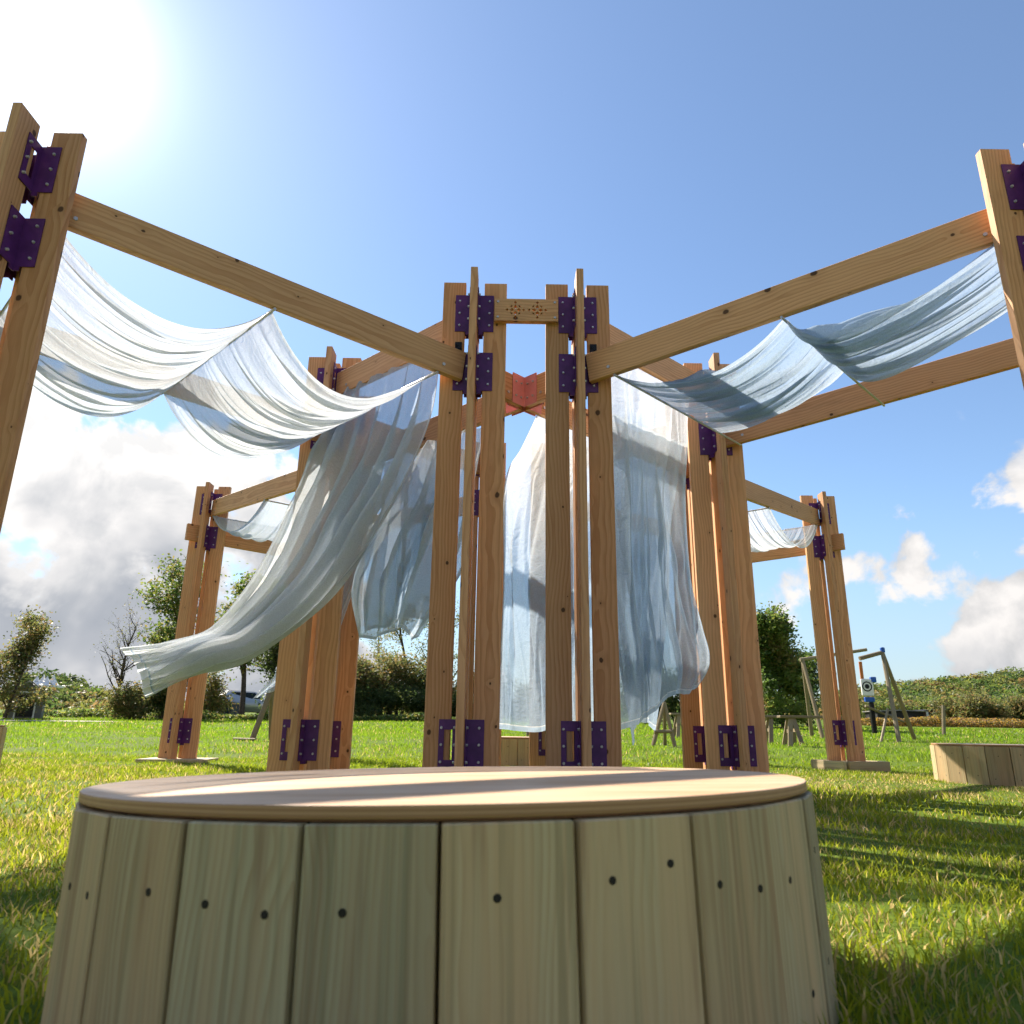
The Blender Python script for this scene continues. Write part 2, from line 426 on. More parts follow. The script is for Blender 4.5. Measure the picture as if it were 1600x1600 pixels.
# ------------------------------------------------------------------ pavilion
TH, BW, GAP, HP = 0.045, 0.148, 0.062, 3.25
ZB, ZN, ZU, HB, ZF = 2.505, 2.785, 2.886, 0.20, 2.86
V2 = lambda x, y: Vector((x, y))
C = {'CL': V2(-.240, 4.271), 'CR': V2(.439, 4.271), 'ML': V2(-1.413, 5.326), 'MR': V2(1.612, 5.326), 'BL': V2(-1.413, 6.032), 'BR': V2(1.612, 6.032),
     'KL': V2(-.240, 7.087), 'KR': V2(.439, 7.087), 'NL': V2(-2.385, 3.033), 'NR': V2(2.583, 3.033), 'FL': V2(-3.663, 8.678), 'FR': V2(3.862, 8.678)}
C['OL'] = C['ML']+(C['NL']-C['CL']); C['OR'] = C['MR']+(C['NR']-C['CR'])
C['GL'] = C['KL']+(C['FL']-C['BL']); C['GR'] = C['KR']+(C['FR']-C['BR'])
HUB = V2(.099, 4.606)

def bracket_mesh(kind, sx, sy):
    """folded angle plate between a board (along x) and a fin (along y); returns plate mesh and bolts mesh"""
    k = ('br', kind, sx, sy)
    if k in _cache: return _cache[k]
    H = 0.27; th = 0.005; reach = GAP+0.064; e = TH/2+0.002
    bm = bmesh.new(); bb = bmesh.new()
    def plate(axis, slot):
        # plate in the plane at distance e from the arm's middle, from e to reach along the arm
        def b(u0, u1, z0, z1):
            if axis == 0: lo = (sx*u0, sy*e, z0); hi = (sx*u1, sy*(e+th), z1)
            else: lo = (sx*e, sy*u0, z0); hi = (sx*(e+th), sy*u1, z1)
            l = [min(p, q) for p, q in zip(lo, hi)]; h = [max(p, q) for p, q in zip(lo, hi)]
            add_box(bm, l, h)
        s0 = e+th if axis == 0 else e
        if slot:
            a0, a1 = GAP-0.012, GAP+0.034
            b(s0, a0, 0, H); b(a1, reach, 0, H); b(a0, a1, 0, 0.055); b(a0, a1, H-0.055, H)
            col = (GAP+0.050,)
        else:
            b(s0, reach, 0, H); b(s0, GAP-0.006, -0.022, -0.0005); col = (GAP+0.036,)
        for u in col:
            for z in (0.045, 0.135, 0.225):
                ln = 0.012
                p0 = (sx*u, sy*(e+th), z) if axis == 0 else (sx*(e+th), sy*u, z)
                p1 = (sx*u, sy*(e+th+ln*.6), z) if axis == 0 else (sx*(e+th+ln), sy*u, z)
                add_cyl(bb, p0, p1, 0.0085, 0.0065, 6)
    plate(0, kind == 'foot' and sx < 0); plate(1, kind == 'top')
    _cache[k] = (bm_mesh(bm, 'bracket'), bm_mesh(bb, 'bolts')); return _cache[k]

def post(key, label, zbase=0.0, lean=0.0):
    c = C[key]; z0 = float(gz(c.x, c.y))*0 + zbase
    t = empty('timber_post', (c.x, c.y, z0), rad(lean), label=label, category_='') if False else empty('timber_post', (c.x, c.y, z0), rad(lean), label=label, cat='post', group='cross-shaped timber posts of the pavilion')
    L = HP-z0
    for i, (dx, dy, rz) in enumerate(((-1, 0, 0), (1, 0, math.pi), (0, -1, math.pi/2), (0, 1, -math.pi/2))):
        o = link('board', board_mesh(BW, TH, round(L, 3)), M['larch'], t, (dx*(GAP+BW/2), dy*(GAP+BW/2), -0.003*i))
        o.rotation_euler = (0, 0, rz)
    for kind, z in (('top', 2.878), ('mid', 2.455), ('foot', 0.17)):
        for sx in (-1, 1):
            for sy in (-1, 1):
                a, b = bracket_mesh(kind, sx, sy)
                p = link('bracket', a, M['bracket'], t, (0, 0, z-z0 if kind != 'foot' else z))
                link('bolts', b, M['steel'], p, kind='stuff')
    return t
PL = {
 'CL': 'cross of four timber boards left of the cut-out lintel, nearest to the middle',
 'CR': 'cross of four timber boards right of the cut-out lintel, nearest to the middle',
 'NL': 'tall timber post cut by the left edge of the picture, under the sun',
 'NR': 'tall timber post cut by the right edge of the picture',
 'ML': 'timber post crossed by the long wind-blown curtain, left of the lintel posts',
 'MR': 'timber post carrying the lower of the two right-hand beams',
 'BL': 'timber post close behind the one crossed by the wind-blown curtain',
 'BR': 'timber post mostly hidden behind the right-hand court post, its board glowing orange',
 'KL': 'far timber post seen left of the small bench in the lintel gap',
 'KR': 'far timber post seen right of the small bench in the lintel gap',
 'FL': 'far timber post at left standing on a flat base board',
 'FR': 'far timber post at right standing on a low timber plinth',
 'OL': 'outer post of the left arm carrying the beam behind the white canopy',
 'OR': 'outer post of the right arm carrying the lower right beam',
 'GL': 'farthest timber post of the back left arm',
 'GR': 'farthest timber post of the back right arm'}
for k in PL: post(k, PL[k], 0.11 if k == 'FR' else 0.035 if k == 'FL' else 0.0)

def beam(p, q, zp, zq, label, e0=0.075, e1=0.075, th=TH, h=HB, group='timber beams of the pavilion', side=1, stub=0.0):
    p = Vector((p.x, p.y, zp+h/2)); q = Vector((q.x, q.y, zq+h/2)); d = (q-p); L = d.length; d.normalize()
    a = p+d*e0; Lb = L-e0-e1+stub
    t = empty('timber_beam', a, label=label, cat='beam', group=group)
    o = link('beam_board', board_mesh(h, th, round(Lb, 3)), M['larch'], t)
    zc = d; yc = Vector((0, 0, 1)).cross(d).normalized(); xc = yc.cross(zc)
    t.matrix_world = Matrix(((xc.x, yc.x, zc.x, a.x), (xc.y, yc.y, zc.y, a.y), (xc.z, yc.z, zc.z, a.z), (0, 0, 0, 1)))
    bb = bmesh.new()
    for s in (0.14, Lb-0.14):
        add_cyl(bb, (0.045, -th/2-0.006, s), (0.045, th/2+0.006, s), 0.011, 0.011, 6)
    link('bolts', bm_mesh(bb, 'bolts'), M['steel'], t, kind='stuff')
    return t
beam(C['CL'], C['NL'], ZB, ZN, 'long timber beam sloping up to the left edge above the white canopy')
beam(C['CR'], C['NR'], ZB, ZN, 'long timber beam sloping up to the right edge above the blue canopy')
beam(C['ML'], C['OL'], ZB, ZN, 'timber beam hidden behind the white canopy, only a bit of it bare')
beam(C['MR'], C['OR'], ZB, ZN, 'lower of the two long beams at right, below the blue canopy')
beam(C['CL'], C['ML'], ZU, ZU, 'pale beam running back from the left lintel post, wind-blown curtain hung under it')
beam(C['CR'], C['MR'], ZU, ZU, 'pale beam running back from the right lintel post, long curtain hung under it')
beam(C['KL'], C['BL'], ZU, ZU, 'beam joining the two back left posts of the court')
beam(C['KR'], C['BR'], ZU, ZU, 'beam joining the two back right posts of the court')
beam(C['BL'], C['FL'], ZB, ZF, 'upper beam reaching the far left post on its base board')
beam(C['BR'], C['FR'], ZB, ZF, 'upper beam reaching the far right post on its plinth')
beam(C['KL'], C['GL'], ZB, ZF, 'hidden parallel beam of the back left arm')
beam(C['KR'], C['GR'], ZB, ZF, 'hidden parallel beam of the back right arm')
beam(C['GL'], C['FL'], ZB+.02, ZB+.02, 'lower cross beam at the far left post with its end sticking out', stub=0.33)
beam(C['GR'], C['FR'], ZB+.02, ZB+.02, 'lower cross beam at the far right post with its end sticking out', stub=0.33)
# diagonals that meet at the hub
beam(HUB, C['CL'], ZB, ZB, 'short beam from the coral hub forward to the left lintel post', 0.035)
beam(HUB, C['CR'], ZB, ZB, 'short beam from the coral hub forward to the right lintel post', 0.035)
beam(HUB, C['BL'], ZB, ZB, 'beam from the coral hub back to the left', 0.035)
beam(HUB, C['BR'], ZB, ZB, 'beam from the coral hub back to the right', 0.035)
def hub():
    t = empty('hub_joint', (HUB.x, HUB.y, ZB), label='coral red folded metal joint where four beams meet behind the lintel', cat='metal joint')
    dirs = [(C[k]-HUB).normalized() for k in ('CL', 'CR', 'BR', 'BL')]
    for i in range(4):
        d0 = dirs[i]; d1 = dirs[(i+1) % 4]
        n0 = Vector((-d0.y, d0.x)); n1 = Vector((-d1.y, d1.x))
        if n0.dot(d1) < 0: n0 = -n0
        if n1.dot(d0) < 0: n1 = -n1
        off = TH/2+0.003; bis = (d0+d1).normalized()
        s = off/abs(n0.dot(bis))
        corner = bis*s
        bm = bmesh.new(); bb = bmesh.new()
        for d, n in ((d0, n0), (d1, n1)):
            a = corner; b = corner+d*0.115; th = 0.005
            vs = []
            for z in (-0.008, HB+0.012):
                for p in (a, b, b+n*th, a+bis*(th/abs(n.dot(bis)))): vs.append(bm.verts.new((p.x, p.y, z)))
            for f in ((0, 1, 2, 3), (7, 6, 5, 4), (0, 4, 5, 1), (1, 5, 6, 2), (2, 6, 7, 3), (3, 7, 4, 0)): bm.faces.new([vs[j] for j in f])
            for s2 in (0.035, 0.085):
                for z in (0.05, 0.155):
                    p = corner+d*s2+n*th; q = p+n*0.008; add_cyl(bb, (p.x, p.y, z), (q.x, q.y, z), 0.009, 0.007, 6)
        bmesh.ops.recalc_face_normals(bm, faces=bm.faces[:])
        pl = link('folded_plate', bm_mesh(bm, 'folded_plate'), M['pink'], t)
        link('bolts', bm_mesh(bb, 'bolts'), M['steel'], pl, kind='stuff')
hub()
def lintel():
    x0, x1 = -.108, .308; z0, z1 = 2.942, 3.105; y = 4.271-TH/2
    W = x1-x0; H = z1-z0; th = 0.04
    bm = bmesh.new()
    outline = [(-W/2, -H/2), (W/2, -H/2), (W/2, H/2), (-W/2, H/2)]
    loops = [outline]
    for cx in (-0.072, 0.072):
        for i in range(4):
            a = i*math.pi/2
            def rot(p): return (cx+1.28*(p[0]*math.cos(a)-p[1]*math.sin(a)), 1.28*(p[0]*math.sin(a)+p[1]*math.cos(a)))
            loops.append([rot(p) for p in ((0.006, 0.0), (0.017, 0.0095), (0.030, 0.0), (0.017, -0.0095))])
            loops.append([rot(p) for p in ((0.0345, 0.0), (0.042, 0.0075), (0.051, 0.0), (0.042, -0.0075))])
            b = math.pi/4
            def rot2(p):
                q = (p[0]*math.cos(b)-p[1]*math.sin(b), p[0]*math.sin(b)+p[1]*math.cos(b)); return rot(q)
            loops.append([rot2(p) for p in ((0.0255, -0.0065), (0.0325, -0.0065), (0.0325, 0.0065), (0.0255, 0.0065))])
    edges = []
    for lp in loops:
        vs = [bm.verts.new((p[0], 0, p[1])) for p in lp]
        for i in range(len(vs)): edges.append(bm.edges.new((vs[i], vs[(i+1) % len(vs)])))
    bmesh.ops.triangle_fill(bm, edges=edges, use_beauty=True)
    r = bmesh.ops.extrude_face_region(bm, geom=bm.faces[:])
    for v in r['geom']:
        if isinstance(v, bmesh.types.BMVert): v.co.y -= th
    bmesh.ops.recalc_face_normals(bm, faces=bm.faces[:])
    t = empty('lintel_board', ((x0+x1)/2, y-0.002, (z0+z1)/2), label='short lintel board with two cut-out flower patterns between the middle posts', cat='lintel')
    o = link('cut_out_board', bm_mesh(bm, 'cut_out_board'), M['larch'], t)
    # same plank turned so the grain runs along it: spin the mesh data
    o.data.transform(Matrix.Rotation(math.pi/2, 4, 'Y')); o.rotation_euler = (0, -math.pi/2, 0)
    for sx in (-1, 1):
        for sz in (-1, 1):
            bb = bmesh.new(); add_cyl(bb, (0, 0, 0), (0, -0.007, 0), 0.0095, 0.0075, 8)
            link('bolt', bm_mesh(bb, 'bolt'), M['steel'], t, (sx*(W/2-0.022), -th, sz*(H/2-0.025)))
lintel()
# base board and plinth of the far posts
def bases():
    c = C['FL']; o = link('base_board', box_mesh('base_board', (-.36, -.30, 0), (.36, .30, .034), .004), M['treated'], None, (c.x+.02, c.y, float(gz(c.x, c.y))+0.0),
        label='flat timber base board under the far left post', cat='base board'); o.rotation_euler = (0, 0, rad(6))
    c = C['FR']; t = empty('timber_plinth', (c.x+.02, c.y-.02, 0), rad(14), label='low square timber plinth under the far right post', cat='plinth')
    for i in range(4):
        a = i*math.pi/2
        b = link('side_board', board_mesh(.115, .045, .52), M['treated'], t)
        b.matrix_local = Matrix.Rotation(a, 4, 'Z') @ Matrix.Translation((-.26+.022, -.28, .0575)) @ Matrix.Rotation(math.pi/2, 4, 'Y')
    link('deck_panel', box_mesh('deck_panel', (-.25, -.25, .07), (.25, .25, .1085)), M['treated'], t)
bases()
# small black shackles on the beam ends at the lintel posts
for k, s in (('CL', -1), ('CR', 1)):
    bm = bmesh.new(); add_box(bm, (-.022, -.004, 0), (.022, .004, .062)); add_cyl(bm, (-.012, -.012, .04), (-.012, .01, .04), .008); add_cyl(bm, (.012, -.012, .02), (.012, .01, .02), .008)
    q = C[k]; link('black_plate', bm_mesh(bm, 'black_plate'), M['dark'], None, (q.x+s*.098, q.y-TH/2-.0075, 2.735),
        label='small black metal plate above the beam on the %s lintel post' % ('left' if s < 0 else 'right'), cat='metal plate')

# ------------------------------------------------------------------ cloth
def lerp(a, b, t): return a+(b-a)*t
def rods_and_canopy(inner_f, outer_f, inner_b, outer_b, z_in, z_out, ss, name, labels, covers, sags, tint, seed, rodlabels, amp=1.0, bl=None):
    """metal rods laid across two beams, a pleated cloth slung over them"""
    rods = []
    for i, s in enumerate(ss):
        z = lerp(z_in, z_out, s)-0.012
        a = lerp(inner_f, outer_f, s); b = lerp(inner_b, outer_b, s-0.03)
        d = (b-a).normalized(); a = a-d*0.02; b = b+d*0.03
        A = Vector((a.x, a.y, z)); B = Vector((b.x, b.y, z-0.0)); rods.append((A, B))
        bm = bmesh.new(); add_cyl(bm, (0, 0, 0), B-A, 0.008, 0.008, 8)
        link('canopy_rod', bm_mesh(bm, 'canopy_rod'), M['steel'], None, A, label=rodlabels[i], cat='rod', group='rods across the beams')
    rng = np.random.default_rng(seed)
    for k in range(len(ss)-1):
        nb, na = 420, 48
        b = np.linspace(0, 1, nb); a = np.linspace(0, 1, na); A_, B_ = np.meshgrid(a, b)
        (P0, Q0), (P1, Q1) = rods[k], rods[k+1]
        c0, c1 = covers[k]
        P0, Q0, P1, Q1 = [np.array(q) for q in (P0, Q0, P1, Q1)]
        w = 1.0
        S0 = P0+(Q0-P0)*(c0[0]+(c0[1]-c0[0])*B_[..., None]); S1 = P1+(Q1-P1)*(c1[0]+(c1[1]-c1[0])*B_[..., None])
        base = S0*(1-A_[..., None])+S1*A_[..., None]
        s_f, s_b = sags[k][:2]; skew = sags[k][2] if len(sags[k]) > 2 else 0.0
        sag = lerp(s_f, s_b, B_)
        shape = 4*A_*(1-A_); shape = shape**0.92
        sk = np.sin(math.pi*A_)*skew
        pos = base.copy(); pos[..., 2] -= sag*shape
        along = (P1-P0)/np.linalg.norm(P1-P0); across = (Q0-P0)/np.linalg.norm(Q0-P0)
        out = sags[k][3] if len(sags[k]) > 3 else 0.0
        pos += sk[..., None]*along; pos += (shape*out)[..., None]*across
        # pleats: gathers on the rods relaxing in the belly
        h = np.zeros_like(B_); lat = np.zeros_like(B_)
        for q in range(9):
            f = rng.uniform(9, 34); ph = rng.uniform(0, 6.28); dr = rng.uniform(-1.5, 1.5)
            amp_q = rng.uniform(.3, 1)*0.030/(f**0.62)*4.6
            arg = 2*math.pi*(f*0.5*B_+0.6*VN[q % 6](B_*5+q, A_*1.2))+ph+dr*A_
            g = np.cos(arg)
            h += amp_q*0.45*(np.abs(g)**0.7*np.sign(g)); lat += amp_q*0.35*np.sin(arg)
        h *= 0.6; lat *= 0.7
        for q in range(46):
            bc = rng.random()+0.03*(VN[q % 6](A_*1.5+q, A_*0+seed)); wd = rng.uniform(.0035, .010); st = rng.uniform(-.3, .5); en = st+rng.uniform(.4, 1.2)
            e = np.clip((A_-st)/.15, 0, 1)*np.clip((en-A_)/.15, 0, 1)
            h += rng.uniform(.008, .028)*e*np.exp(-((B_-bc)/wd)**2)
        h += 0.03*VN[3](B_*6+seed, A_*2.0)
        env = 0.40+0.75*np.sin(math.pi*A_)
        pos[..., 2] += amp*h*env; pos += (amp*lat*env)[..., None]*across
        pos[..., 2] += 0.006
        V = pos.reshape(-1, 3); i = np.arange((nb-1)*(na-1)); r = i//(na-1); cc = i % (na-1); q = r*na+cc
        F = np.stack([q, q+1, q+na+1, q+na], -1)
        tn = np.clip(lerp(tint[0], tint[1], B_)+0.5*VN[2](B_*4, A_*2+seed), 0, 1); tn = np.where((B_ < .016) | (B_ > .984), tn+2, tn).ravel()
        link(name, raw_mesh(name, V, F, True, tn), M['cloth'], None, label=labels[k], cat='cloth', group='cloth canopies slung over the arms')
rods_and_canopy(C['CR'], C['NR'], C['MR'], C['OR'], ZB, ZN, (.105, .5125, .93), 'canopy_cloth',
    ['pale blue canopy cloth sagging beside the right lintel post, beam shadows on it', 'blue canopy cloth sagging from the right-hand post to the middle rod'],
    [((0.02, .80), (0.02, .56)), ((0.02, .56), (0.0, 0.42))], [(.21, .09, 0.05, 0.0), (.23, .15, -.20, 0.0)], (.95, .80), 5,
    ['thin metal rod end sticking out under the canopy at the right court post', 'thin metal rod reaching the lower right beam', 'thin metal rod beside the right-edge post'], 1.7)
rods_and_canopy(C['CL'], C['NL'], C['ML'], C['OL'], ZB, ZN, (.105, .5125, .94), 'canopy_cloth',
    ['white canopy cloth sagging between the middle rod and the left lintel post', 'white canopy cloth sagging at the left edge of the picture'],
    [((0.02, .98), (0.02, .99)), ((0.02, .99), (0.02, 0.99))], [(.36, .36, 0.05, 0), (.30, .34, -.05, 0)], (.28, .40), 9,
    ['rod hidden in the white canopy near the left lintel post', 'rod lifting the middle of the white canopy', 'rod under the white canopy beside the left-edge post'], 1.25)
rods_and_canopy(C['BL'], C['FL'], C['KL'], C['GL'], ZB, ZF, (.50, .96), 'canopy_cloth', ['small blue canopy cloth hanging by the far left post'],
    [((0.0, .95), (0.0, .95))], [(.30, .30, 0, 0)], (.6, .6), 15, ['rod of the back left arm inside the cloth', 'rod of the back left arm at the far post'], 0.9)
rods_and_canopy(C['BR'], C['FR'], C['KR'], C['GR'], ZB, ZF, (.50, .95), 'canopy_cloth', ['small pale canopy cloth hanging by the far right post'],
    [((0.0, .7), (0.0, .7))], [(.34, .30, 0, 0)], (.3, .4), 16, ['rod of the back right arm inside the cloth', 'rod of the back right arm at the far post'], 0.9)

def catmull(P, n):
    P = np.array(P, float); P = np.vstack([2*P[0]-P[1], P, 2*P[-1]-P[-2]])
    d = np.linalg.norm(np.diff(P[1:-1], axis=0), axis=1); k = np.concatenate([[0], np.cumsum(d)]); k /= k[-1]
    out = []
    for t in np.linspace(0, 1, n):
        i = min(np.searchsorted(k, t, side='right')-1, len(k)-2); u = (t-k[i])/(k[i+1]-k[i])
        p0, p1, p2, p3 = P[i:i+4]
        out.append(0.5*((2*p1)+(-p0+p2)*u+(2*p0-5*p1+4*p2-p3)*u*u+(-p0+3*p1-3*p2+p3)*u**3))
    return np.array(out)
def curtain(label, E0, E1, na=200, nt=170, folds=9, amp=.05, tint=(.3, .7), seed=1, hem=.05, mid=None, flare=0.0, billow=0.0, shade_ramp=False):
    """sheet of cloth between two edge curves running from its hanging edge to its hem"""
    c0 = catmull(E0, nt); c1 = catmull(E1, nt)
    a = np.linspace(0, 1, na); t = np.linspace(0, 1, nt); A_, T_ = np.meshgrid(a, t)
    rng = np.random.default_rng(seed)
    hemc = 1-hem*(0.5+VN[seed % 6](a*3.3+seed, a*0+seed))*1.4
    Ti = T_*hemc[None, :]
    idx = Ti*(nt-1); i0 = np.clip(np.floor(idx).astype(int), 0, nt-2); fr = (idx-i0)[..., None]
    L = c0[i0]*(1-fr)+c0[i0+1]*fr; Rr = c1[i0]*(1-fr)+c1[i0+1]*fr
    pos = L*(1-A_[..., None])+Rr*A_[..., None]
    ac = Rr-L; wdt = np.linalg.norm(ac, axis=-1, keepdims=True); ac = ac/np.maximum(wdt, 1e-4)
    dn = np.gradient(pos, axis=0); dn /= np.maximum(np.linalg.norm(dn, axis=-1, keepdims=True), 1e-6)
    nm = np.cross(ac, dn); nm /= np.maximum(np.linalg.norm(nm, axis=-1, keepdims=True), 1e-6)
    h = np.zeros_like(A_); lat = np.zeros_like(A_)
    warp = 0.55*VN[(seed+1) % 6](A_*2.2+seed, T_*1.3)+0.18*VN[(seed+2) % 6](A_*7, T_*3+seed)
    for q in range(6):
        f = folds*rng.uniform(.35, 1.0)*(1 if q < 3 else 2.6); ph = rng.uniform(0, 6.28)
        am = amp*rng.uniform(.5, 1)*(1 if q < 3 else 0.22)
        arg = 2*math.pi*(f*(A_+warp*0.25))+ph+rng.uniform(-2, 2)*T_
        h += am*np.sin(arg); lat += am*(0.4 if q < 3 else 0.1)*np.cos(arg)
    env = 0.18+0.82*np.clip(T_*2.2, 0, 1)
    for q in range(80):
        bc = rng.random()+0.16*VN[q % 6](T_*2.2+q, T_*0+seed)+rng.uniform(-.12, .12)*T_; wd = rng.uniform(.006, .022); st = rng.uniform(-.4, .8); en = st+rng.uniform(.25, .9)
        e = np.clip((T_-st)/.12, 0, 1)*np.clip((en-T_)/.12, 0, 1)
        h += rng.uniform(-1, 1)*np.minimum(amp*1.35, 3.2*wd*wdt[..., 0])*e*np.exp(-((A_-bc)/wd)**2)
    hemf = 1-0.65*np.clip((T_-.86)/.14, 0, 1)**1.5; h = h*hemf; lat = lat*hemf*.6
    h = h*env + billow*np.sin(math.pi*A_)*np.sin(math.pi*T_**0.8)
    h += amp*1.3*VN[(seed+3) % 6](A_*3+seed*2, T_*3.5)*env
    pos = pos+nm*h[..., None]+ac*lat[..., None]*env[..., None]
    V = pos.reshape(-1, 3); i = np.arange((nt-1)*(na-1)); r = i//(na-1); cc = i % (na-1); q = r*na+cc
    F = np.stack([q, q+1, q+na+1, q+na], -1)
    tn = np.clip(lerp(tint[0], tint[1], (np.clip((T_-.15)/.45, 0, 1) if shade_ramp else np.sin(math.pi*np.clip(T_, 0, 1)*.8)))+0.6*VN[4](A_*4+seed, T_*3), 0, 1); tn = np.where((A_ < .014) | (A_ > .986) | (T_ > .984), tn+2, tn).ravel()  # the linear ramp paints light and shade down the sheet into its tint
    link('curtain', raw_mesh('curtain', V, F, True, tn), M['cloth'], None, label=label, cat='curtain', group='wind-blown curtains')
def img(pts): return [tuple(at(u, v, y)) for u, v, y in pts]
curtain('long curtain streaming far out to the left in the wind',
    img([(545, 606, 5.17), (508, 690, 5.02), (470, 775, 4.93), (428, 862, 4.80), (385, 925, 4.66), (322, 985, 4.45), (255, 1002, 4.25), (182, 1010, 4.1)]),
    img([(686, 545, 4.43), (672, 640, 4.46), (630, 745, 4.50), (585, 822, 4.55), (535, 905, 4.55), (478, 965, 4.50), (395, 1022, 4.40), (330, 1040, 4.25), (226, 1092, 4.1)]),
    folds=7, amp=.05, tint=(.85, .15), seed=21, hem=.02, shade_ramp=True)  # shaded top and sunlit tail are painted into the tint
curtain('curtain blowing left behind the left lintel post, hem high above the hedge',
    img([(662, 694, 5.25), (620, 775, 5.15), (575, 850, 5.02), (548, 905, 4.95), (552, 960, 4.92), (556, 1012, 4.90)]),
    img([(765, 662, 4.75), (752, 760, 4.70), (735, 860, 4.66), (710, 930, 4.66), (680, 975, 4.66), (655, 1004, 4.66)]),
    folds=5, amp=.05, tint=(.4, .85), seed=33, hem=.06)
curtain('inner layer of cloth seen between the wind-blown curtain and the left lintel post',
    img([(600, 722, 5.82), (590, 800, 5.6), (577, 880, 5.5), (566, 940, 5.45), (562, 1000, 5.45)]),
    img([(712, 680, 5.12), (704, 770, 5.1), (694, 860, 5.1), (684, 930, 5.1), (672, 988, 5.1)]),
    folds=5, amp=.045, tint=(.6, .9), seed=37, hem=.08)
curtain('narrow curtain tail showing behind the left court post, low over the lawn',
    img([(560, 735, 5.9), (520, 880, 5.85), (455, 1020, 5.8), (392, 1098, 5.75)]),
    img([(600, 725, 5.75), (560, 900, 5.75), (500, 1040, 5.7), (420, 1082, 5.7)]),
    folds=3, amp=.03, tint=(.6, .8), seed=41, hem=.03)
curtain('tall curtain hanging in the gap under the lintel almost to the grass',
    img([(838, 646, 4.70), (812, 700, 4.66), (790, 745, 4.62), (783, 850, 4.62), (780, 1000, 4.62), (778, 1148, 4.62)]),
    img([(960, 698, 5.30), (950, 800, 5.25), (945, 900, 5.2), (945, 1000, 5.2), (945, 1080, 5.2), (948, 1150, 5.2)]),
    folds=4, amp=.05, tint=(.0, 1.1), seed=52, hem=.03, shade_ramp=True)  # lower part tinted dark to stand for cast shade
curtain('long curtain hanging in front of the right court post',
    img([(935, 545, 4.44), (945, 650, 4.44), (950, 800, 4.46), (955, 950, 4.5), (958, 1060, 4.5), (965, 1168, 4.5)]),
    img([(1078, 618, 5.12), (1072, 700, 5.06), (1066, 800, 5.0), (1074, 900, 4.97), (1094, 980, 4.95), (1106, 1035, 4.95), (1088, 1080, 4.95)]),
    folds=6, amp=.045, tint=(.1, .95), seed=63, hem=.05, shade_ramp=True)  # lit top and shaded lower part painted as cloth colour
curtain('second layer of cloth behind the long right curtain, starting below the beam',
    img([(935, 636, 4.60), (948, 750, 4.60), (956, 900, 4.62), (965, 1000, 4.64), (972, 1090, 4.64), (985, 1166, 4.64)]),
    img([(1067, 694, 5.16), (1056, 790, 5.12), (1050, 880, 5.1), (1046, 960, 5.1), (1040, 1040, 5.1), (1028, 1140, 5.1)]),
    folds=5, amp=.04, tint=(.8, .9), seed=74, hem=.06)

# ------------------------------------------------------------------ round benches
def bench(cx, cy, R_, H, n, label, tilt=(0, 0), phase=0.0, z0=0.0, screws=True):
    t = empty('round_bench', (cx, cy, z0), label=label, cat='bench', group='round plank benches')
    t.rotation_euler = (tilt[1], -tilt[0], 0)
    td = 0.0135; rec = 0.004; ph = H-td-rec
    r_in = R_-0.010
    w = 2*r_in*math.tan(math.pi/n)-0.003
    rng = random.Random(int(cx*1000))
    for i in range(n):
        a = -math.pi/2+phase+2*math.pi*(i+0.5)/n
        ww = round(w*1.0, 4)
        pr = 0.003*rng.uniform(-1, 1)
        b = link('plank', board_mesh(ww, .022, round(ph+0.05, 3), .002), M['treated'], t)
        b.location = (math.cos(a)*(r_in+.002+pr), math.sin(a)*(r_in+.002+pr), -0.05)
        b.rotation_euler = (0, 0, a+math.pi/2)
        if screws:
            for z in (ph*0.74+rng.uniform(-.02, .02)+.05, 0.06+rng.uniform(-.015, .015)+.05):
                xs = [rng.uniform(-.35, .35)*w] if rng.random() > .25 else [-.25*w, .28*w]
                for x in xs:
                    key = 'screw'
                    if key not in _cache:
                        bm = bmesh.new(); add_cyl(bm, (0, 0.004, 0), (0, -0.0006, 0), .0048, .0044, 10); _cache[key] = bm_mesh(bm, 'screw')
                    link('screw', _cache[key], M['screw'], b, (x, -0.011, z+rng.uniform(-.008, .008)))
    bm = bmesh.new(); N = 96
    prof = [(R_-.03, ph), (R_-.014, ph), (R_-.014, ph+rec), (R_-.001, ph+rec), (R_, ph+rec+.002), (R_, H-.0014), (R_-.0005, H-.0005), (R_-.0014, H)]
    rings = []
    for r, z in prof: rings.append([bm.verts.new((r*math.cos(2*math.pi*i/N), r*math.sin(2*math.pi*i/N), z)) for i in range(N)])
    for k in range(len(rings)-1):
        for i in range(N): bm.faces.new((rings[k][i], rings[k][(i+1) % N], rings[k+1][(i+1) % N], rings[k+1][i]))
    bm.faces.new(rings[-1])
    me = bm_mesh(bm, 'seat_disc'); link('seat_disc', me, M['plywood'], t)
    bm = bmesh.new(); add_cyl(bm, (0, 0, -.05), (0, 0, ph-.002), r_in-.025, r_in-.025, 48)
    link('inner_drum', bm_mesh(bm, 'inner_drum'), M['darkshed'], t)
    return t
bench(-.080, 1.400, .591, .299, 26, 'big round plank bench filling the foreground', (0.0225, -0.0121), phase=0.036)
bench(4.56, 6.94, .60, .325, 21, 'round plank bench cut by the right edge of the picture', phase=.05)
bench(-5.13, 6.80, .60, .375, 21, 'round plank bench just showing at the left edge of the picture', phase=.02)
bench(.13, 8.95, .60, .30, 21, 'small far plank bench seen between the back posts under the lintel', z0=.02, phase=.02)

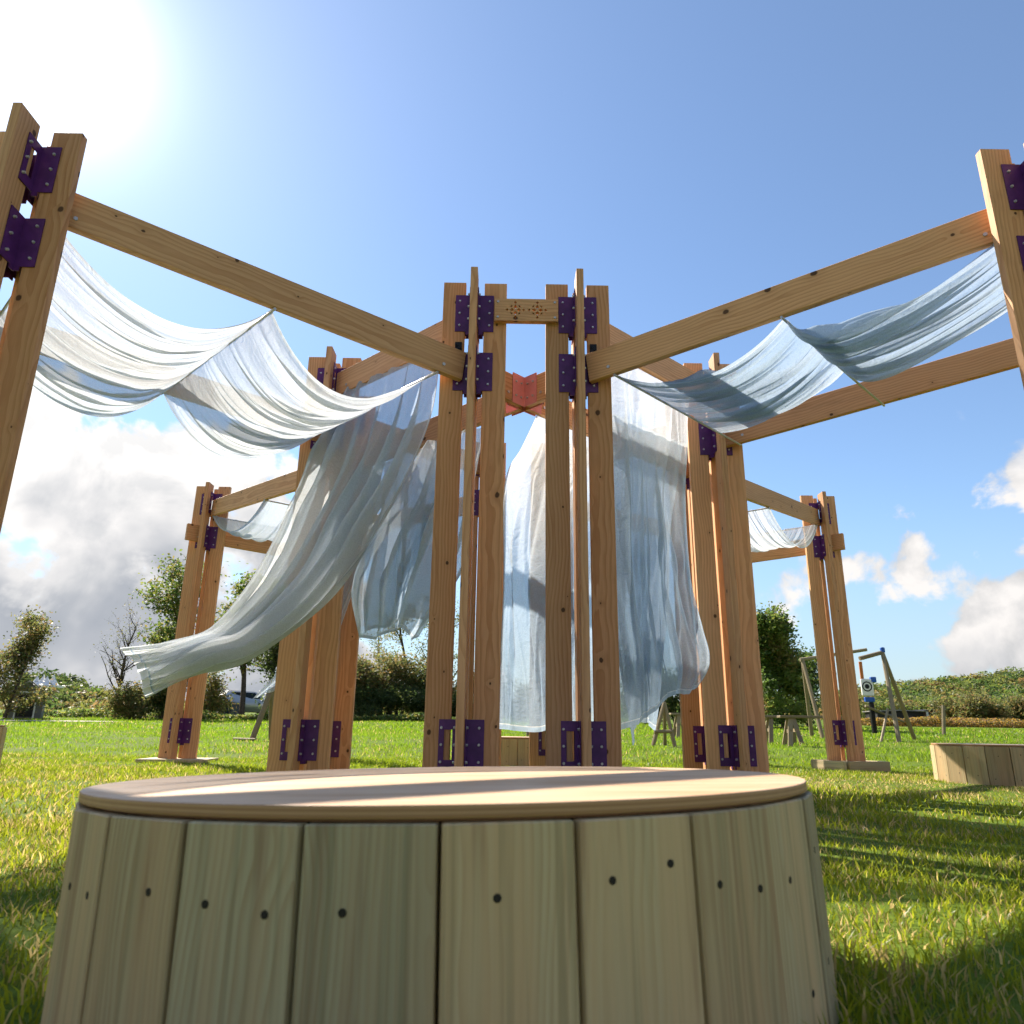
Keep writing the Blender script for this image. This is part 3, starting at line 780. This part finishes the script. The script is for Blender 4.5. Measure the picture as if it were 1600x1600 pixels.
# ------------------------------------------------------------------ trees
def leaf_mesh(name, pos, size, cols, rng, flat=0.25):
    n = len(pos)
    d = rng.normal(size=(n, 3)); d[:, 2] *= .6; d /= np.linalg.norm(d, axis=1, keepdims=True)
    s = rng.normal(size=(n, 3)); s -= d*(s*d).sum(1, keepdims=True); s /= np.linalg.norm(s, axis=1, keepdims=True)
    L = (size*rng.uniform(.6, 1.25, n)).reshape(n, 1); W = L*rng.uniform(.38, .6, n)[:, None]
    nn = np.cross(d, s)
    V = np.stack([pos-d*L*.5, pos+s*W*.5+nn*L*.08, pos+d*L*.5, pos-s*W*.5+nn*L*.08], 1).reshape(-1, 3)
    b = np.arange(n)*4; F = np.concatenate([np.stack([b, b+1, b+2], -1), np.stack([b, b+2, b+3], -1)])
    return raw_mesh(name, V, F, False, np.repeat(cols, 4, 0))
def tubes(name, segs, n=5):
    V = []; F = []
    for p, q, r0, r1 in segs:
        d = (q-p); L = np.linalg.norm(d)
        if L < 1e-5: continue
        d = d/L; a = np.cross(d, [0.31, 0.17, 0.93]); a /= np.linalg.norm(a)+1e-9; b_ = np.cross(d, a); k = len(V)
        for c, r in ((p, r0), (q, r1)):
            for i in range(n):
                t = 2*math.pi*i/n; V.append(c+(a*math.cos(t)+b_*math.sin(t))*r)
        for i in range(n): F.append((k+i, k+(i+1) % n, k+n+(i+1) % n, k+n+i))
    return raw_mesh(name, V, F, True)
def branches(rng, h, spread, r0, levels=3, upright=.5, nb=7, first=.22, lean=0.0):
    segs = []; tips = []
    def grow(p, d, L, r, lev):
        n = 5 if lev == 0 else 4; q = p
        for i in range(n):
            d = d+rng.normal(size=3)*(.06 if lev == 0 else .16); d[2] += .05*upright*(lev > 0); d /= np.linalg.norm(d)
            q2 = q+d*L/n; ra = r*(1-.75*i/n); rb = r*(1-.75*(i+1)/n); segs.append((q, q2, ra, rb))
            if lev < levels:
                k = nb if lev == 0 else 3
                for j in range(max(1, k//n+(rng.random() < (k % n)/n))):
                    f = (i+rng.random())/n
                    if lev == 0 and f < first: continue
                    st = q+(q2-q)*rng.random(); an = rng.uniform(0, 6.28)
                    sd = np.array([math.cos(an), math.sin(an), rng.uniform(.1, .9)*upright+.1]); sd = sd/np.linalg.norm(sd)
                    sd = sd*.85+d*.35; sd /= np.linalg.norm(sd)
                    LL = L*rng.uniform(.35, .6)*(spread if lev == 0 else 1)*(1-.45*f if lev == 0 else 1)
                    grow(st, sd, LL, max(.004*h/6, rb*.55), lev+1)
            if lev >= levels-1: tips.append(q2)
            q = q2
        tips.append(q)
    grow(np.zeros(3), np.array([lean, 0, 1.0]), h*.86, r0, 0)
    return segs, np.array(tips)
GREENS = 1.35*np.array([(0.050, 0.085, 0.018), (0.075, 0.105, 0.020), (0.10, 0.115, 0.022), (0.035, 0.065, 0.016), (0.115, 0.10, 0.028)])
OLIVE = 1.35*np.array([(0.075, 0.085, 0.024), (0.11, 0.105, 0.030), (0.12, 0.085, 0.030), (0.05, 0.065, 0.020)])
DARK = 1.3*np.array([(0.025, 0.045, 0.014), (0.040, 0.060, 0.017), (0.055, 0.070, 0.018)])
def tree(x, y, h, label, seed, spread=1.0, leaves=9000, leafsize=.16, pal=GREENS, r0=None, cl=.35, name='leafy_tree', upright=.6, nb=9, first=.22, levels=3, cat='tree', group='trees round the lawn', sink=0.0, fill=None):
    rng = np.random.default_rng(seed); z = float(gz(x, min(y, 62)))-sink
    segs, tips = branches(rng, h, spread, r0 or h*.022, levels, upright, nb, first)
    t = empty(name, (x, y, z), label=label, cat=cat, group=group)
    link('trunk', tubes('trunk', segs), M['bark'], t)
    if leaves:
        tips = tips[tips[:, 2] > h*first*.8]
        pick = rng.integers(0, len(tips), leaves)
        # clumps: each tip has its own density and tone
        pos = tips[pick]+rng.normal(size=(leaves, 3))*cl*np.array([1, 1, .75])*rng.uniform(.3, 1, len(tips))[pick][:, None]
        tone = pal[rng.integers(0, len(pal), len(tips))][pick]*rng.uniform(.8, 1.25, (leaves, 1))
        if fill:
            fw, fz, fn = fill; ncl = 70; cz = rng.random(ncl)**1.25; an = rng.uniform(0, 6.28, ncl); rr = np.sqrt(rng.random(ncl))*fw*(1-cz)**.75*np.clip(cz*6+.55, 0, 1)
            cc = np.stack([rr*np.cos(an), rr*np.sin(an), fz+(h*1.02-fz)*cz], -1); pk = rng.integers(0, ncl, fn)
            pos = np.vstack([pos, cc[pk]+rng.normal(size=(fn, 3))*.22]); tone = np.vstack([tone, pal[rng.integers(0, len(pal), ncl)][pk]*rng.uniform(.8, 1.25, (fn, 1))])
        pos[:, 2] = np.maximum(pos[:, 2], .05)
        link('crown', leaf_mesh('crown', pos, leafsize, tone, rng), M['leaf'], t)
    return t
def px(u, y):  # world x of an image column on level ground at depth y
    d = ray(u, 1143); return d.x/d.y*y
def shrub(u, y, w, h, label, seed, leaves=5000, leafsize=.14, pal=OLIVE, group='shrubs along the field edge', zoff=0.0, lobes=9, name='shrub'):
    rng = np.random.default_rng(seed); x = px(u, y); z = float(gz(x, min(y, 62)))+zoff
    t = empty(name, (x, y, z), label=label, cat='shrub', group=group)
    segs = []; cen = []
    for i in range(lobes):
        an = rng.uniform(0, 6.28); rr = rng.uniform(0, .42)*w; tip = np.array([rr*math.cos(an), rr*math.sin(an)*.7, h*rng.uniform(.25, .85)]); cen.append(tip)
        m_ = tip*.5+np.array([0, 0, h*.08]); segs += [(np.array([tip[0]*.25, tip[1]*.25, -.05]), m_, .035*h/2, .022*h/2), (m_, tip, .022*h/2, .006)]
    link('stem', tubes('stem', segs, 4), M['bark'], t)
    cen = np.array(cen); pick = rng.integers(0, lobes, leaves)
    v = rng.normal(size=(leaves, 3)); v /= np.linalg.norm(v, axis=1, keepdims=True); v *= rng.uniform(.35, 1.08, (leaves, 1))
    sub = rng.integers(0, 40, leaves); so = rng.normal(size=(40, 3))*.28
    sz = np.array([w*.24, w*.24, h*.26]); pos = cen[pick]+v*sz*rng.uniform(.75, 1.2, lobes)[pick][:, None]+so[sub]*sz*.8
    pos[:, 2] = np.abs(pos[:, 2])
    tone = pal[(pick+sub) % len(pal)]*rng.uniform(.75, 1.3, (leaves, 1))
    link('foliage', leaf_mesh('foliage', pos, leafsize, tone, rng), M['leaf'], t)
# left side
tree(px(268, 36), 36, 6.5, 'tall leafy tree behind the far left post', 3, .95, 9000, .19, GREENS, cl=.5)
tree(px(375, 36), 36, 6.8, 'tall leafy tree right of the far left post, dark trunk showing', 4, .95, 11000, .20, GREENS, cl=.5)
tree(px(412, 39), 39, 6.4, 'leafy tree half hidden by the left court post', 14, .9, 7000, .19, DARK, cl=.5)
tree(px(178, 33), 33, 4.6, 'bare dark tree at the lawn edge on the left', 5, .95, 500, .09, OLIVE, name='bare_tree', nb=26, levels=3, upright=1.1, first=.2, r0=.10)
tree(px(2, 29), 29, 3.5, 'leafy tree cut by the left edge of the picture', 6, 1.1, 9000, .13, OLIVE, cl=.3, first=.05)
tree(px(640, 42), 42, 6.6, 'thin autumn tree left of the lintel posts, sky showing through', 8, .75, 3200, .13, OLIVE, cl=.4)
tree(px(690, 40), 40, 7.4, 'thin autumn tree behind the left lintel post', 9, .7, 3500, .13, GREENS, cl=.4)
tree(px(590, 44), 44, 5.6, 'sparse twiggy tree above the hedge', 10, .8, 900, .12, OLIVE, cl=.35, name='bare_tree', nb=12)
tree(px(1225, 30), 30, 4.5, 'full green tree right of the right court post', 12, .85, 13000, .17, np.vstack([GREENS, GREENS[:2]*1.2]), cl=.25, first=.08, upright=.7, fill=(1.35, .5, 12000))
tree(px(1262, 34), 34, 3.0, 'low dark tree beside the full green tree', 17, 1.1, 6000, .16, DARK, cl=.36, first=.05)
shrub(205, 32, 2.6, 1.9, 'bush at the foot of the bare tree', 20, 7000, .13)
shrub(250, 33, 2.4, 2.1, 'dark bush left of the far left post foot', 21, 6000, .13, DARK)
shrub(330, 37, 2.6, 2.3, 'russet bush right of the far left post', 22, 5000, .14, OLIVE)
shrub(455, 38, 3.6, 2.4, 'dark bush behind the left court post', 23, 6000, .15, DARK)
for i, (u, w, h, pal) in enumerate(((560, 3.4, 2.9, OLIVE), (605, 3.6, 3.0, OLIVE), (648, 3.2, 2.7, DARK), (700, 3.4, 2.6, OLIVE), (745, 3.2, 2.3, DARK))):
    shrub(u, 36+i*.4, w, h, ['hedge bush right of the left court post', 'middle hedge bush between the left posts', 'dark hedge bush next to the left lintel post', 'hedge bush behind the left lintel post', 'hedge bush in the gap of the left lintel post'][i], 30+i, 9000, .14, pal, 'hedge bushes behind the lawn')
    shrub(u+12, 35.2+i*.4, 3.2, 1.5, ['low dark foot of the hedge beside the left court post', 'low dark foot of the middle hedge', 'low dark hedge foot by the left lintel post', 'low hedge foot behind the left lintel post', 'low hedge foot in the gap'][i], 130+i, 5000, .12, DARK, 'hedge bushes behind the lawn')
for i, (u, w, h) in enumerate(((1015, 3.4, 2.3), (1062, 3.2, 2.6), (860, 3.0, 1.9), (810, 2.6, 1.7))):
    shrub(u, 36+i*.3, w, h, ['dark hedge seen through the long right curtain', 'dark hedge left of the right court post', 'hedge behind the right lintel post', 'hedge far behind the small bench'][i], 40+i, 6000, .14, DARK, 'hedge bushes behind the lawn')
for i, (u, y, w, h, pal) in enumerate(((1500, 45, 3.2, 1.8, OLIVE), (1532, 43, 2.8, 1.5, OLIVE), (1565, 47, 3.6, 1.7, GREENS), (1596, 44, 3.2, 1.6, OLIVE), (1466, 52, 3.4, 1.6, GREENS), (1425, 54, 4.4, 1.7, OLIVE), (1380, 54, 4.2, 1.5, GREENS), (1325, 50, 4.0, 2.0, OLIVE), (1180, 44, 3.0, 2.2, DARK))):
    shrub(u, y, w, h, ['round olive shrub right of the single post', 'olive shrub near the right bench', 'taller green shrub behind the right bench', 'olive shrub at the right edge of the picture', 'green shrub above the brown shed', 'olive shrub behind the dark shed', 'green shrub behind the swing frame', 'olive shrub behind the far right post', 'dark shrub right of the right court post'][i], 60+i, 6000, .17, pal)
# yellow flowering strip
def strip():
    rng = np.random.default_rng(5); n = 16000; x = rng.uniform(px(1340, 41), px(1615, 41), n); y = 40.5+rng.uniform(-1, 1.4, n)
    z = gz(x, y)+rng.uniform(0, 1, n)**.7*(.42+.3*VN[0](x*.8, y*.8))
    mix_ = rng.random((n, 1)); col = np.where(mix_ < .42, (0.30, 0.20, 0.03), np.where(mix_ < .75, (0.10, 0.105, 0.03), (0.19, 0.12, 0.06)))
    link('wildflowers', leaf_mesh('wildflowers', np.stack([x, y, z], -1), .13, col*rng.uniform(.7, 1.2, (n, 1)), rng), M['leaf'], None, label='strip of yellow wildflowers along the right field edge', cat='wildflowers', kind='stuff')
    n = 14000; x = rng.uniform(px(60, 37), px(720, 37), n); y = 34.3+rng.uniform(-.7, .9, n)-np.clip((x+12)/12, 0, 1)*.4
    z = gz(x, y)+rng.uniform(0, 1, n)*(.30+.3*VN[1](x*.8, y*.8))
    col = GREENS[rng.integers(0, 5, n)]*rng.uniform(.8, 1.5, (n, 1))
    link('rough_grass', leaf_mesh('rough_grass', np.stack([x, y, z], -1), .16, col, rng), M['leaf'], None, label='rough tall grass along the hedge on the left', cat='grass', kind='stuff')
strip()
# wooded hills: lumpy crowns over rising ground, one far-off mass each
def hills(name, label, spots, seed, pal, per=150):
    rng = np.random.default_rng(seed); sp = np.array(spots); n = len(sp)*per
    k = np.repeat(np.arange(len(sp)), per); v = rng.normal(size=(n, 3)); v /= np.linalg.norm(v, axis=1, keepdims=True)
    v[:, 2] = np.abs(v[:, 2])*1.15-.25; v *= rng.uniform(.7, 1.08, (n, 1))
    r = sp[k, 3][:, None]; pos = sp[k, :3]+v*r*np.array([1, 1, 1.15])
    tone = pal[rng.integers(0, len(pal), len(sp))][k]*rng.uniform(.75, 1.25, (n, 1))
    link(name, leaf_mesh(name, pos, sp[k, 3]*.30, tone, rng), M['leaf'], None, label=label, cat='woodland', kind='stuff')
def hill_spots(rng, u0, u1, prof, y0, y1, n, r):
    out = []
    for i in range(n):
        u = rng.uniform(u0, u1); f = rng.random()**.8; y = y0+(y1-y0)*f; vt = np.interp(u, *prof)
        d = ray(u, vt); ztop = CAMH+d.z/d.y*y; z = lerp(1.0, ztop, f)-r*.8; out.append((px(u, y), y, z, r*rng.uniform(.65, 1.25)))
    return out
rg = np.random.default_rng(77)
hills('wooded_hill', 'low wooded hill on the horizon at right', hill_spots(rg, 1290, 1760, ([1290, 1390, 1440, 1500, 1560, 1600, 1760], [1085, 1066, 1062, 1060, 1052, 1046, 1030]), 130, 260, 1500, 3.2), 1, np.vstack([DARK*1.5, OLIVE*1.25, GREENS, GREENS]))
hills('wooded_hill', 'dark wooded knoll behind the white tent on the left', hill_spots(rg, 20, 118, ([20, 60, 90, 112, 118], [1052, 1050, 1056, 1066, 1085]), 120, 150, 200, 2.8), 2, DARK)
hills('distant_wood', 'distant belt of trees closing the lawn on the left', hill_spots(rg, -160, 240, ([-160, 20, 60, 120, 165, 240], [1080, 1078, 1082, 1072, 1080, 1082]), 84, 105, 300, 1.8), 3, np.vstack([OLIVE, GREENS]))
hills('distant_wood', 'distant belt of trees behind the middle of the pavilion', hill_spots(rg, 240, 1320, ([240, 700, 1320], [1095, 1100, 1092]), 70, 100, 420, 2.0), 4, np.vstack([OLIVE, GREENS]))

# ------------------------------------------------------------------ small things in the field
def pole_thing(name, label, cat, poles, mat, r=.045, base=(0, 0, 0), extra=None, group=None, pname='pole'):
    t = empty(name, base, label=label, cat=cat, group=group)
    for a, b, *rr in poles:
        bm = bmesh.new(); a = Vector(a)-Vector(base); b = Vector(b)-Vector(base); L = (b-a).length
        add_cyl(bm, (0, 0, 0), (0, 0, L), rr[0] if rr else r, (rr[0] if rr else r)*.9, 8)
        o = link(pname, bm_mesh(bm, pname), mat, t, a); o.rotation_mode = 'QUATERNION'; o.rotation_quaternion = (b-a).to_track_quat('Z', 'Y')
    return t
def P(u, v, y): return at(u, v, y)
def G(u, y, dx=0.0):
    x = px(u, y)+dx; return Vector((x, y, float(gz(x, y))-.03))
# swing frame with painted target
b = G(1400, 19)
sw = pole_thing('swing_frame', 'wooden swing frame with painted target board behind the far right post', 'swing frame', [
    (G(1403, 18.2), P(1379, 1020, 19)), (G(1428, 19.8), P(1379, 1020, 19)), (G(1374, 18.2), P(1387, 1108, 18.7), .035), (P(1352, 1103, 18.6), P(1412, 1128, 18.9), .03),
    (P(1343, 1029, 19), P(1380, 1019, 19)), (G(1285, 20), P(1254, 1031, 20.6)), (P(1250, 1031, 20.6), P(1354, 1015, 20.6), .05), (G(1268, 21.5), P(1254, 1031, 20.6))], M['paleoak'], .055, b)
def part(parent, name, lo, hi, mat, rz=0.0, bev=.01):
    me = box_mesh(name, lo, hi, bev); return link(name, me, mat, parent)
cpos = P(1355, 1074, 18.9)-b
pn = link('target_board', box_mesh('target_board', (-.15, -.04, -.21), (.15, .04, .21), .02), M['white'], sw, cpos)
for r0, r1, mt in ((.125, .095, M['dark']), (.06, .0, M['dark'])):
    bm = bmesh.new(); N = 32
    o_ = [bm.verts.new((r0*math.cos(2*math.pi*i/N), -.046, r0*math.sin(2*math.pi*i/N))) for i in range(N)]
    if r1 > 0:
        i_ = [bm.verts.new((r1*math.cos(2*math.pi*i/N), -.046, r1*math.sin(2*math.pi*i/N))) for i in range(N)]
        for i in range(N): bm.faces.new((o_[i], o_[(i+1) % N], i_[(i+1) % N], i_[i]))
    else: bm.faces.new(o_)
    link('painted_ring', bm_mesh(bm, 'painted_ring'), mt, pn, (-.02, 0, .02))
link('blue_block', box_mesh('blue_block', (-.07, -.05, -.07), (.07, .05, .07), .015), M['blue'], sw, cpos+Vector((.17, 0, .19)))
link('blue_block', box_mesh('blue_block', (-.12, -.05, -.06), (.12, .05, .06), .015), M['blue'], sw, cpos+Vector((.02, 0, -.30)))
link('blue_cap', box_mesh('blue_cap', (-.05, -.05, -.05), (.05, .05, .09), .02), M['blue'], sw, P(1379, 1017, 19)-b)
link('orange_board', box_mesh('orange_board', (-.04, -.02, -.26), (.04, .02, .26), .01), M['orange'], sw, P(1346, 1050, 18.9)-b)
link('stand_post', box_mesh('stand_post', (-.05, -.05, -.75), (.05, .05, 0), .01), M['dark'], sw, cpos+Vector((.06, .02, -.36)))
# trestle tables
def trestle(u, y, w, label, h=.62):
    g = G(u, y); t = empty('trestle_table', g, rad(random.uniform(-8, 8)), label=label, cat='table', group='rough timber trestles')
    link('table_top', box_mesh('table_top', (-w/2, -.14, h-.05), (w/2, .14, h), .008), M['paleoak'], t)
    for sx in (-1, 1):
        for sy in (-1, 1):
            bm = bmesh.new(); add_box(bm, (-.045, -.02, 0), (.045, .02, h*1.02)); o = link('leg', bm_mesh(bm, 'leg'), M['paleoak'], t, (sx*(w/2-.22)+sx*.10, sy*.24, 0))
            o.rotation_euler = (sy*.28, -sx*.16, 0)
        bm = bmesh.new(); add_box(bm, (-.02, -.17, h*.45), (.02, .17, h*.45+.07)); link('brace', bm_mesh(bm, 'brace'), M['paleoak'], t, (sx*(w/2-.18), 0, 0))
trestle(1222, 16.6, .9, 'shorter grey trestle table right of the right court post')
trestle(1268, 15.4, 1.25, 'longer grey trestle table next to the far right post')
trestle(1075, 19.5, .9, 'small trestle left of the right court post')
# leaning A-frames
g = G(405, 14); pole_thing('leaning_prop', 'leaning timber prop with foot board left of the left court post', 'timber prop', [(G(394, 14.0), P(424, 1078, 14.2), .055), (G(425, 14.6), P(424, 1078, 14.2), .05), (G(366, 13.9)+Vector((0, 0, .05)), G(402, 13.9)+Vector((0, 0, .05)), .035)], M['paleoak'], base=g)
g = G(1040, 14); pole_thing('small_a_frame', 'small timber A-frame behind the hem of the long right curtain', 'timber frame', [(G(1018, 14), P(1038, 1098, 14.1), .04), (G(1054, 14), P(1038, 1098, 14.1), .04), (G(1038, 14.7), P(1038, 1098, 14.1), .035), (P(1022, 1143, 14), P(1050, 1143, 14), .035)], M['paleoak'], base=g)
g = G(1474, 24); pole_thing('lone_post', 'single upright post on the lawn above the right bench', 'post', [(g, P(1474, 1102, 24), .06)], M['paleoak'], base=g)
g = G(833, 16); t = empty('small_crate', g, label='tiny wooden crate far behind the small bench', cat='crate')
for i in range(3): link('slat', box_mesh('slat', (-.14, -.12, .02+i*.11), (.14, -.10, .115+i*.11), .004), M['paleoak'], t)
for sx in (-1, 1): link('end_panel', box_mesh('end_panel', (sx*.13-.012, -.099, 0), (sx*.13+.012, .12, .34), .004), M['paleoak'], t)
# sheds, tent, car
def gable(u, y, w, d, h, rise, label, wall, roof, rz=0.0, openings=(), name='shed'):
    g = G(u, y); t = empty(name, g, rad(rz), label=label, cat='shed')
    bm = bmesh.new(); prof = [(-w/2, 0), (w/2, 0), (w/2, h), (0, h+rise), (-w/2, h)]
    A = [bm.verts.new((p[0], -d/2, p[1])) for p in prof]; B = [bm.verts.new((p[0], d/2, p[1])) for p in prof]
    bm.faces.new(A); bm.faces.new(B[::-1])
    for i in range(5): bm.faces.new((A[i], B[i], B[(i+1) % 5], A[(i+1) % 5]))
    bmesh.ops.recalc_face_normals(bm, faces=bm.faces[:]); link('wall', bm_mesh(bm, 'wall'), wall, t)
    sl = math.atan2(rise, w/2); ln = math.hypot(rise, w/2)+.12
    for s in (-1, 1):
        o = link('roof_slope', box_mesh('roof_slope', (0, -d/2-.12, .01), (ln, d/2+.12, .06)), roof, t, (0, 0, h+rise+.01)); o.rotation_euler = (0, sl, 0 if s > 0 else math.pi)
    for (x0, x1, z0, z1, mt, nm) in openings: link(nm, box_mesh(nm, (x0, -d/2-.03, z0), (x1, -d/2-.004, z1)), mt, t)
    return t
gable(35, 31, 1.15, 1.6, 1.0, .42, 'small grey shed with pale roof by the tree at the left edge', M['greywall'], M['greyroof'], 28, ((-.30, .28, .08, .95, M['darkshed'], 'door'), (-.36, -.302, .0, 1.0, M['white'], 'door_frame'), (.282, .34, .0, 1.0, M['white'], 'door_frame'), (-.36, .34, 1.003, 1.06, M['white'], 'door_head')))
gable(1400, 47, 2.7, 2.0, .75, .05, 'dark flat-roofed shed behind the swing frame', M['darkshed'], M['greyroof'], -6, ((.4, .8, .15, .55, M['glass'], 'window'), (-.7, -.35, 0, .6, M['greywall'], 'door')))
gable(1450, 49, 1.7, 1.8, .75, .12, 'brown shed with white boards left of the single post', M['brownshed'], M['darkshed'], 4, ((-.55, -.4, -.1, .8, M['white'], 'door_frame'), (-.05, .35, .05, .45, M['white'], 'board')))
gable(343, 41, 1.5, 1.5, .72, .06, 'dark blue tarp-covered hut behind the far left post', M['navy'], M['navy'], 0, ((-.4, 0, .1, .6, M['darkshed'], 'door'),))
def tent():
    y = 112; t = empty('white_tent', G(53, y), label='white tent with four peaks on the rise at far left', cat='tent'); z0 = P(53, 1071, y).z-t.location.z
    for i, u in enumerate((42, 50, 58, 66)):
        bm = bmesh.new(); N = 16; rings = []
        hgt = 1.75 if i in (1, 3) else 1.45
        for f in (1, .8, .6, .42, .27, .14, .05, .01):
            z = z0+hgt*(1-f)**2.1*1.0; r = 1.25*f
            rings.append([bm.verts.new((r*math.cos(2*math.pi*k/N)*(1.0), r*math.sin(2*math.pi*k/N), z)) for k in range(N)])
        for a, b_ in zip(rings, rings[1:]):
            for k in range(N): bm.faces.new((a[k], a[(k+1) % N], b_[(k+1) % N], b_[k]))
        link('tent_peak', bm_mesh(bm, 'tent_peak', True), M['white'], t, (px(u, y)-t.location.x, (i % 2)*.3, 0))
    link('valance', box_mesh('valance', (-2.6, -1.2, z0-.28), (2.6, 1.2, z0+.05)), M['white'], t)
    for sx in (-1, -.33, .33, 1): link('pole', box_mesh('pole', (sx*2.5-.05, -1.2, 0), (sx*2.5+.05, -1.1, z0-.285)), M['greywall'], t)
tent()
def car(u, y, label, rz):
    g = G(u, y); t = empty('parked_car', g, rad(rz), label=label, cat='car')
    prof = [(-2.0, .25), (2.0, .25), (2.05, .55), (1.9, .78), (.95, .92), (.35, 1.38), (-1.1, 1.42), (-1.75, .98), (-2.05, .85)]
    bm = bmesh.new(); A = [bm.verts.new((p[0], -.82+(.12 if p[1] > 1 else 0), p[1])) for p in prof]; B = [bm.verts.new((p[0], .82-(.12 if p[1] > 1 else 0), p[1])) for p in prof]
    bm.faces.new(A); bm.faces.new(B[::-1]); n = len(prof)
    for i in range(n): bm.faces.new((A[i], B[i], B[(i+1) % n], A[(i+1) % n]))
    bmesh.ops.recalc_face_normals(bm, faces=bm.faces[:]); bmesh.ops.bevel(bm, geom=bm.edges[:], offset=.05, segments=2, affect='EDGES')
    link('body', bm_mesh(bm, 'body', True), M['carpaint'], t)
    for sy in (-1, 1):
        for nm, pts in (('side_window', [(-1.45, .98), (-.45, .98), (-.45, 1.32), (-1.0, 1.32)]), ('side_window', [(-.38, .98), (.72, .98), (.28, 1.31), (-.38, 1.32)])):
            bm = bmesh.new(); vs = [bm.verts.new((p[0], sy*(.835-.11*(p[1]-.9)/.45), p[1])) for p in pts]; bm.faces.new(vs if sy < 0 else vs[::-1]); link(nm, bm_mesh(bm, nm), M['glass'], t)
        for x in (-1.25, 1.25):
            bm = bmesh.new(); add_cyl(bm, (x, sy*.62, .32), (x, sy*.86, .32), .32, .30, 20); w_ = link('wheel', bm_mesh(bm, 'wheel'), M['tyre'], t)
            bm = bmesh.new(); add_cyl(bm, (x, sy*.855, .32), (x, sy*.875, .32), .19, .17, 16); link('rim', bm_mesh(bm, 'rim'), M['steel'], w_)
        link('headlight', box_mesh('headlight', (1.96, sy*.6-.16, .62), (2.06, sy*.6+.16, .76), .02), M['white'], t)
car(378, 44, 'silver car parked under the trees right of the far left post', 35)
# distant post-and-rail by the wood on the left
# ------------------------------------------------------------------ grass
def grass(name, n, box, h, w, seed, label, tri=False, vivid=0.0):
    rng = np.random.default_rng(seed)
    x = rng.uniform(box[0], box[1], n); y = rng.uniform(box[2], box[3], n)
    m = (np.abs(np.arctan2(x, np.maximum(y, .05))) < rad(46)) | (y < 5.5)
    bx, by, br = -.08, 1.40, .60
    m &= np.hypot(x-bx, y-by) > br
    m &= np.hypot(x, y) > .42
    for cx, cy, r in ((4.56, 6.94, .61), (-5.13, 6.8, .61), (.13, 8.95, .61)): m &= np.hypot(x-cx, y-cy) > r
    m &= ~((np.abs(x-3.88) < .30) & (np.abs(y-8.66) < .30)); m &= ~((np.abs(x+3.64) < .36) & (np.abs(y-8.68) < .32))
    cl = VN[2](x*1.7, y*1.7)+.6*VN[3](x*5.1, y*5.1)
    m &= rng.random(n) < np.clip(.75+cl*.9, .18, 1)
    x, y, cl = x[m], y[m], cl[m]; n = len(x); z = gz(x, y)
    hh = h*rng.uniform(.45, 1.2, n)*(1+.8*np.clip(cl, -.5, .7))
    nearb = np.exp(-((np.hypot(x-bx, y-by)-br)/.10)); hh *= 1+.7*np.clip(nearb, 0, 1)
    ww = w*rng.uniform(.6, 1.3, n); an = rng.uniform(0, 6.28, n); ln = rng.uniform(.15, .95, n)*hh; la = rng.uniform(0, 6.28, n)
    b = np.stack([x, y, z-.008], -1); s = np.stack([np.cos(an), np.sin(an), 0*an], -1)*ww[:, None]*.5
    le = np.stack([np.cos(la)*ln, np.sin(la)*ln, 0*ln], -1); up = np.stack([0*hh, 0*hh, hh], -1)
    straw = VN[4](x*.55+7, y*.55)+.5*VN[5](x*2.3, y*2.3)
    worn = np.exp(-((x-3.45)**2/1.2+(y-6.35)**2/.22)); straw = straw+1.1*worn; hh = hh*(1-.5*worn)
    up = np.stack([0*hh, 0*hh, hh], -1)
    r = rng.random(n)
    g1 = np.array((0.085, 0.118, 0.006)); g2 = np.array((0.19, 0.215, 0.012)); g3 = np.array((0.33, 0.26, 0.10))
    vv = np.clip((y[:, None]-5)/8, 0, 1); g1 = g1*(1-vv)+np.array((0.060, 0.125, 0.006))*vv; g2 = g2*(1-vv)+np.array((0.135, 0.215, 0.010))*vv
    col = g1+(g2-g1)*rng.random((n, 1)); dry = (r < np.clip(.16+.60*straw, .04, .7)*(1-.6*vv[:, 0])); col[dry] = g3*rng.uniform(.55, 1.15, (dry.sum(), 1))
    if tri:
        V = np.stack([b-s, b+s, b+up+le*.8], 1).reshape(-1, 3); k = np.arange(n)*3; F = np.stack([k, k+1, k+2], -1); T_ = np.repeat(col, 3, 0)
    else:
        V = np.stack([b-s, b+s, b+up*.58+le*.28+s*.8, b+up*.58+le*.28-s*.8, b+up*.97+le], 1).reshape(-1, 3); k = np.arange(n)*5
        F = np.concatenate([np.stack([k, k+1, k+2], -1), np.stack([k, k+2, k+3], -1), np.stack([k+3, k+2, k+4], -1)]); T_ = np.repeat(col, 5, 0)
    link(name, raw_mesh(name, V, F, False, T_), M['grass'], None, label=label, cat='grass', kind='stuff')
grass('lawn_grass', 230000, (-4.6, 4.9, -.6, 3.2), .034, .0046, 1, 'tufted grass round the foreground bench')
grass('lawn_grass', 205000, (-7, 7.5, 3.0, 9.5), .042, .0075, 2, 'short grass under and around the pavilion')
grass('lawn_grass', 170000, (-20, 20, 9.3, 20), .055, .016, 3, 'bright lawn behind the pavilion', True)
grass('lawn_grass', 120000, (-36, 36, 19.8, 36), .07, .04, 4, 'far lawn in front of the hedge and trees', True)
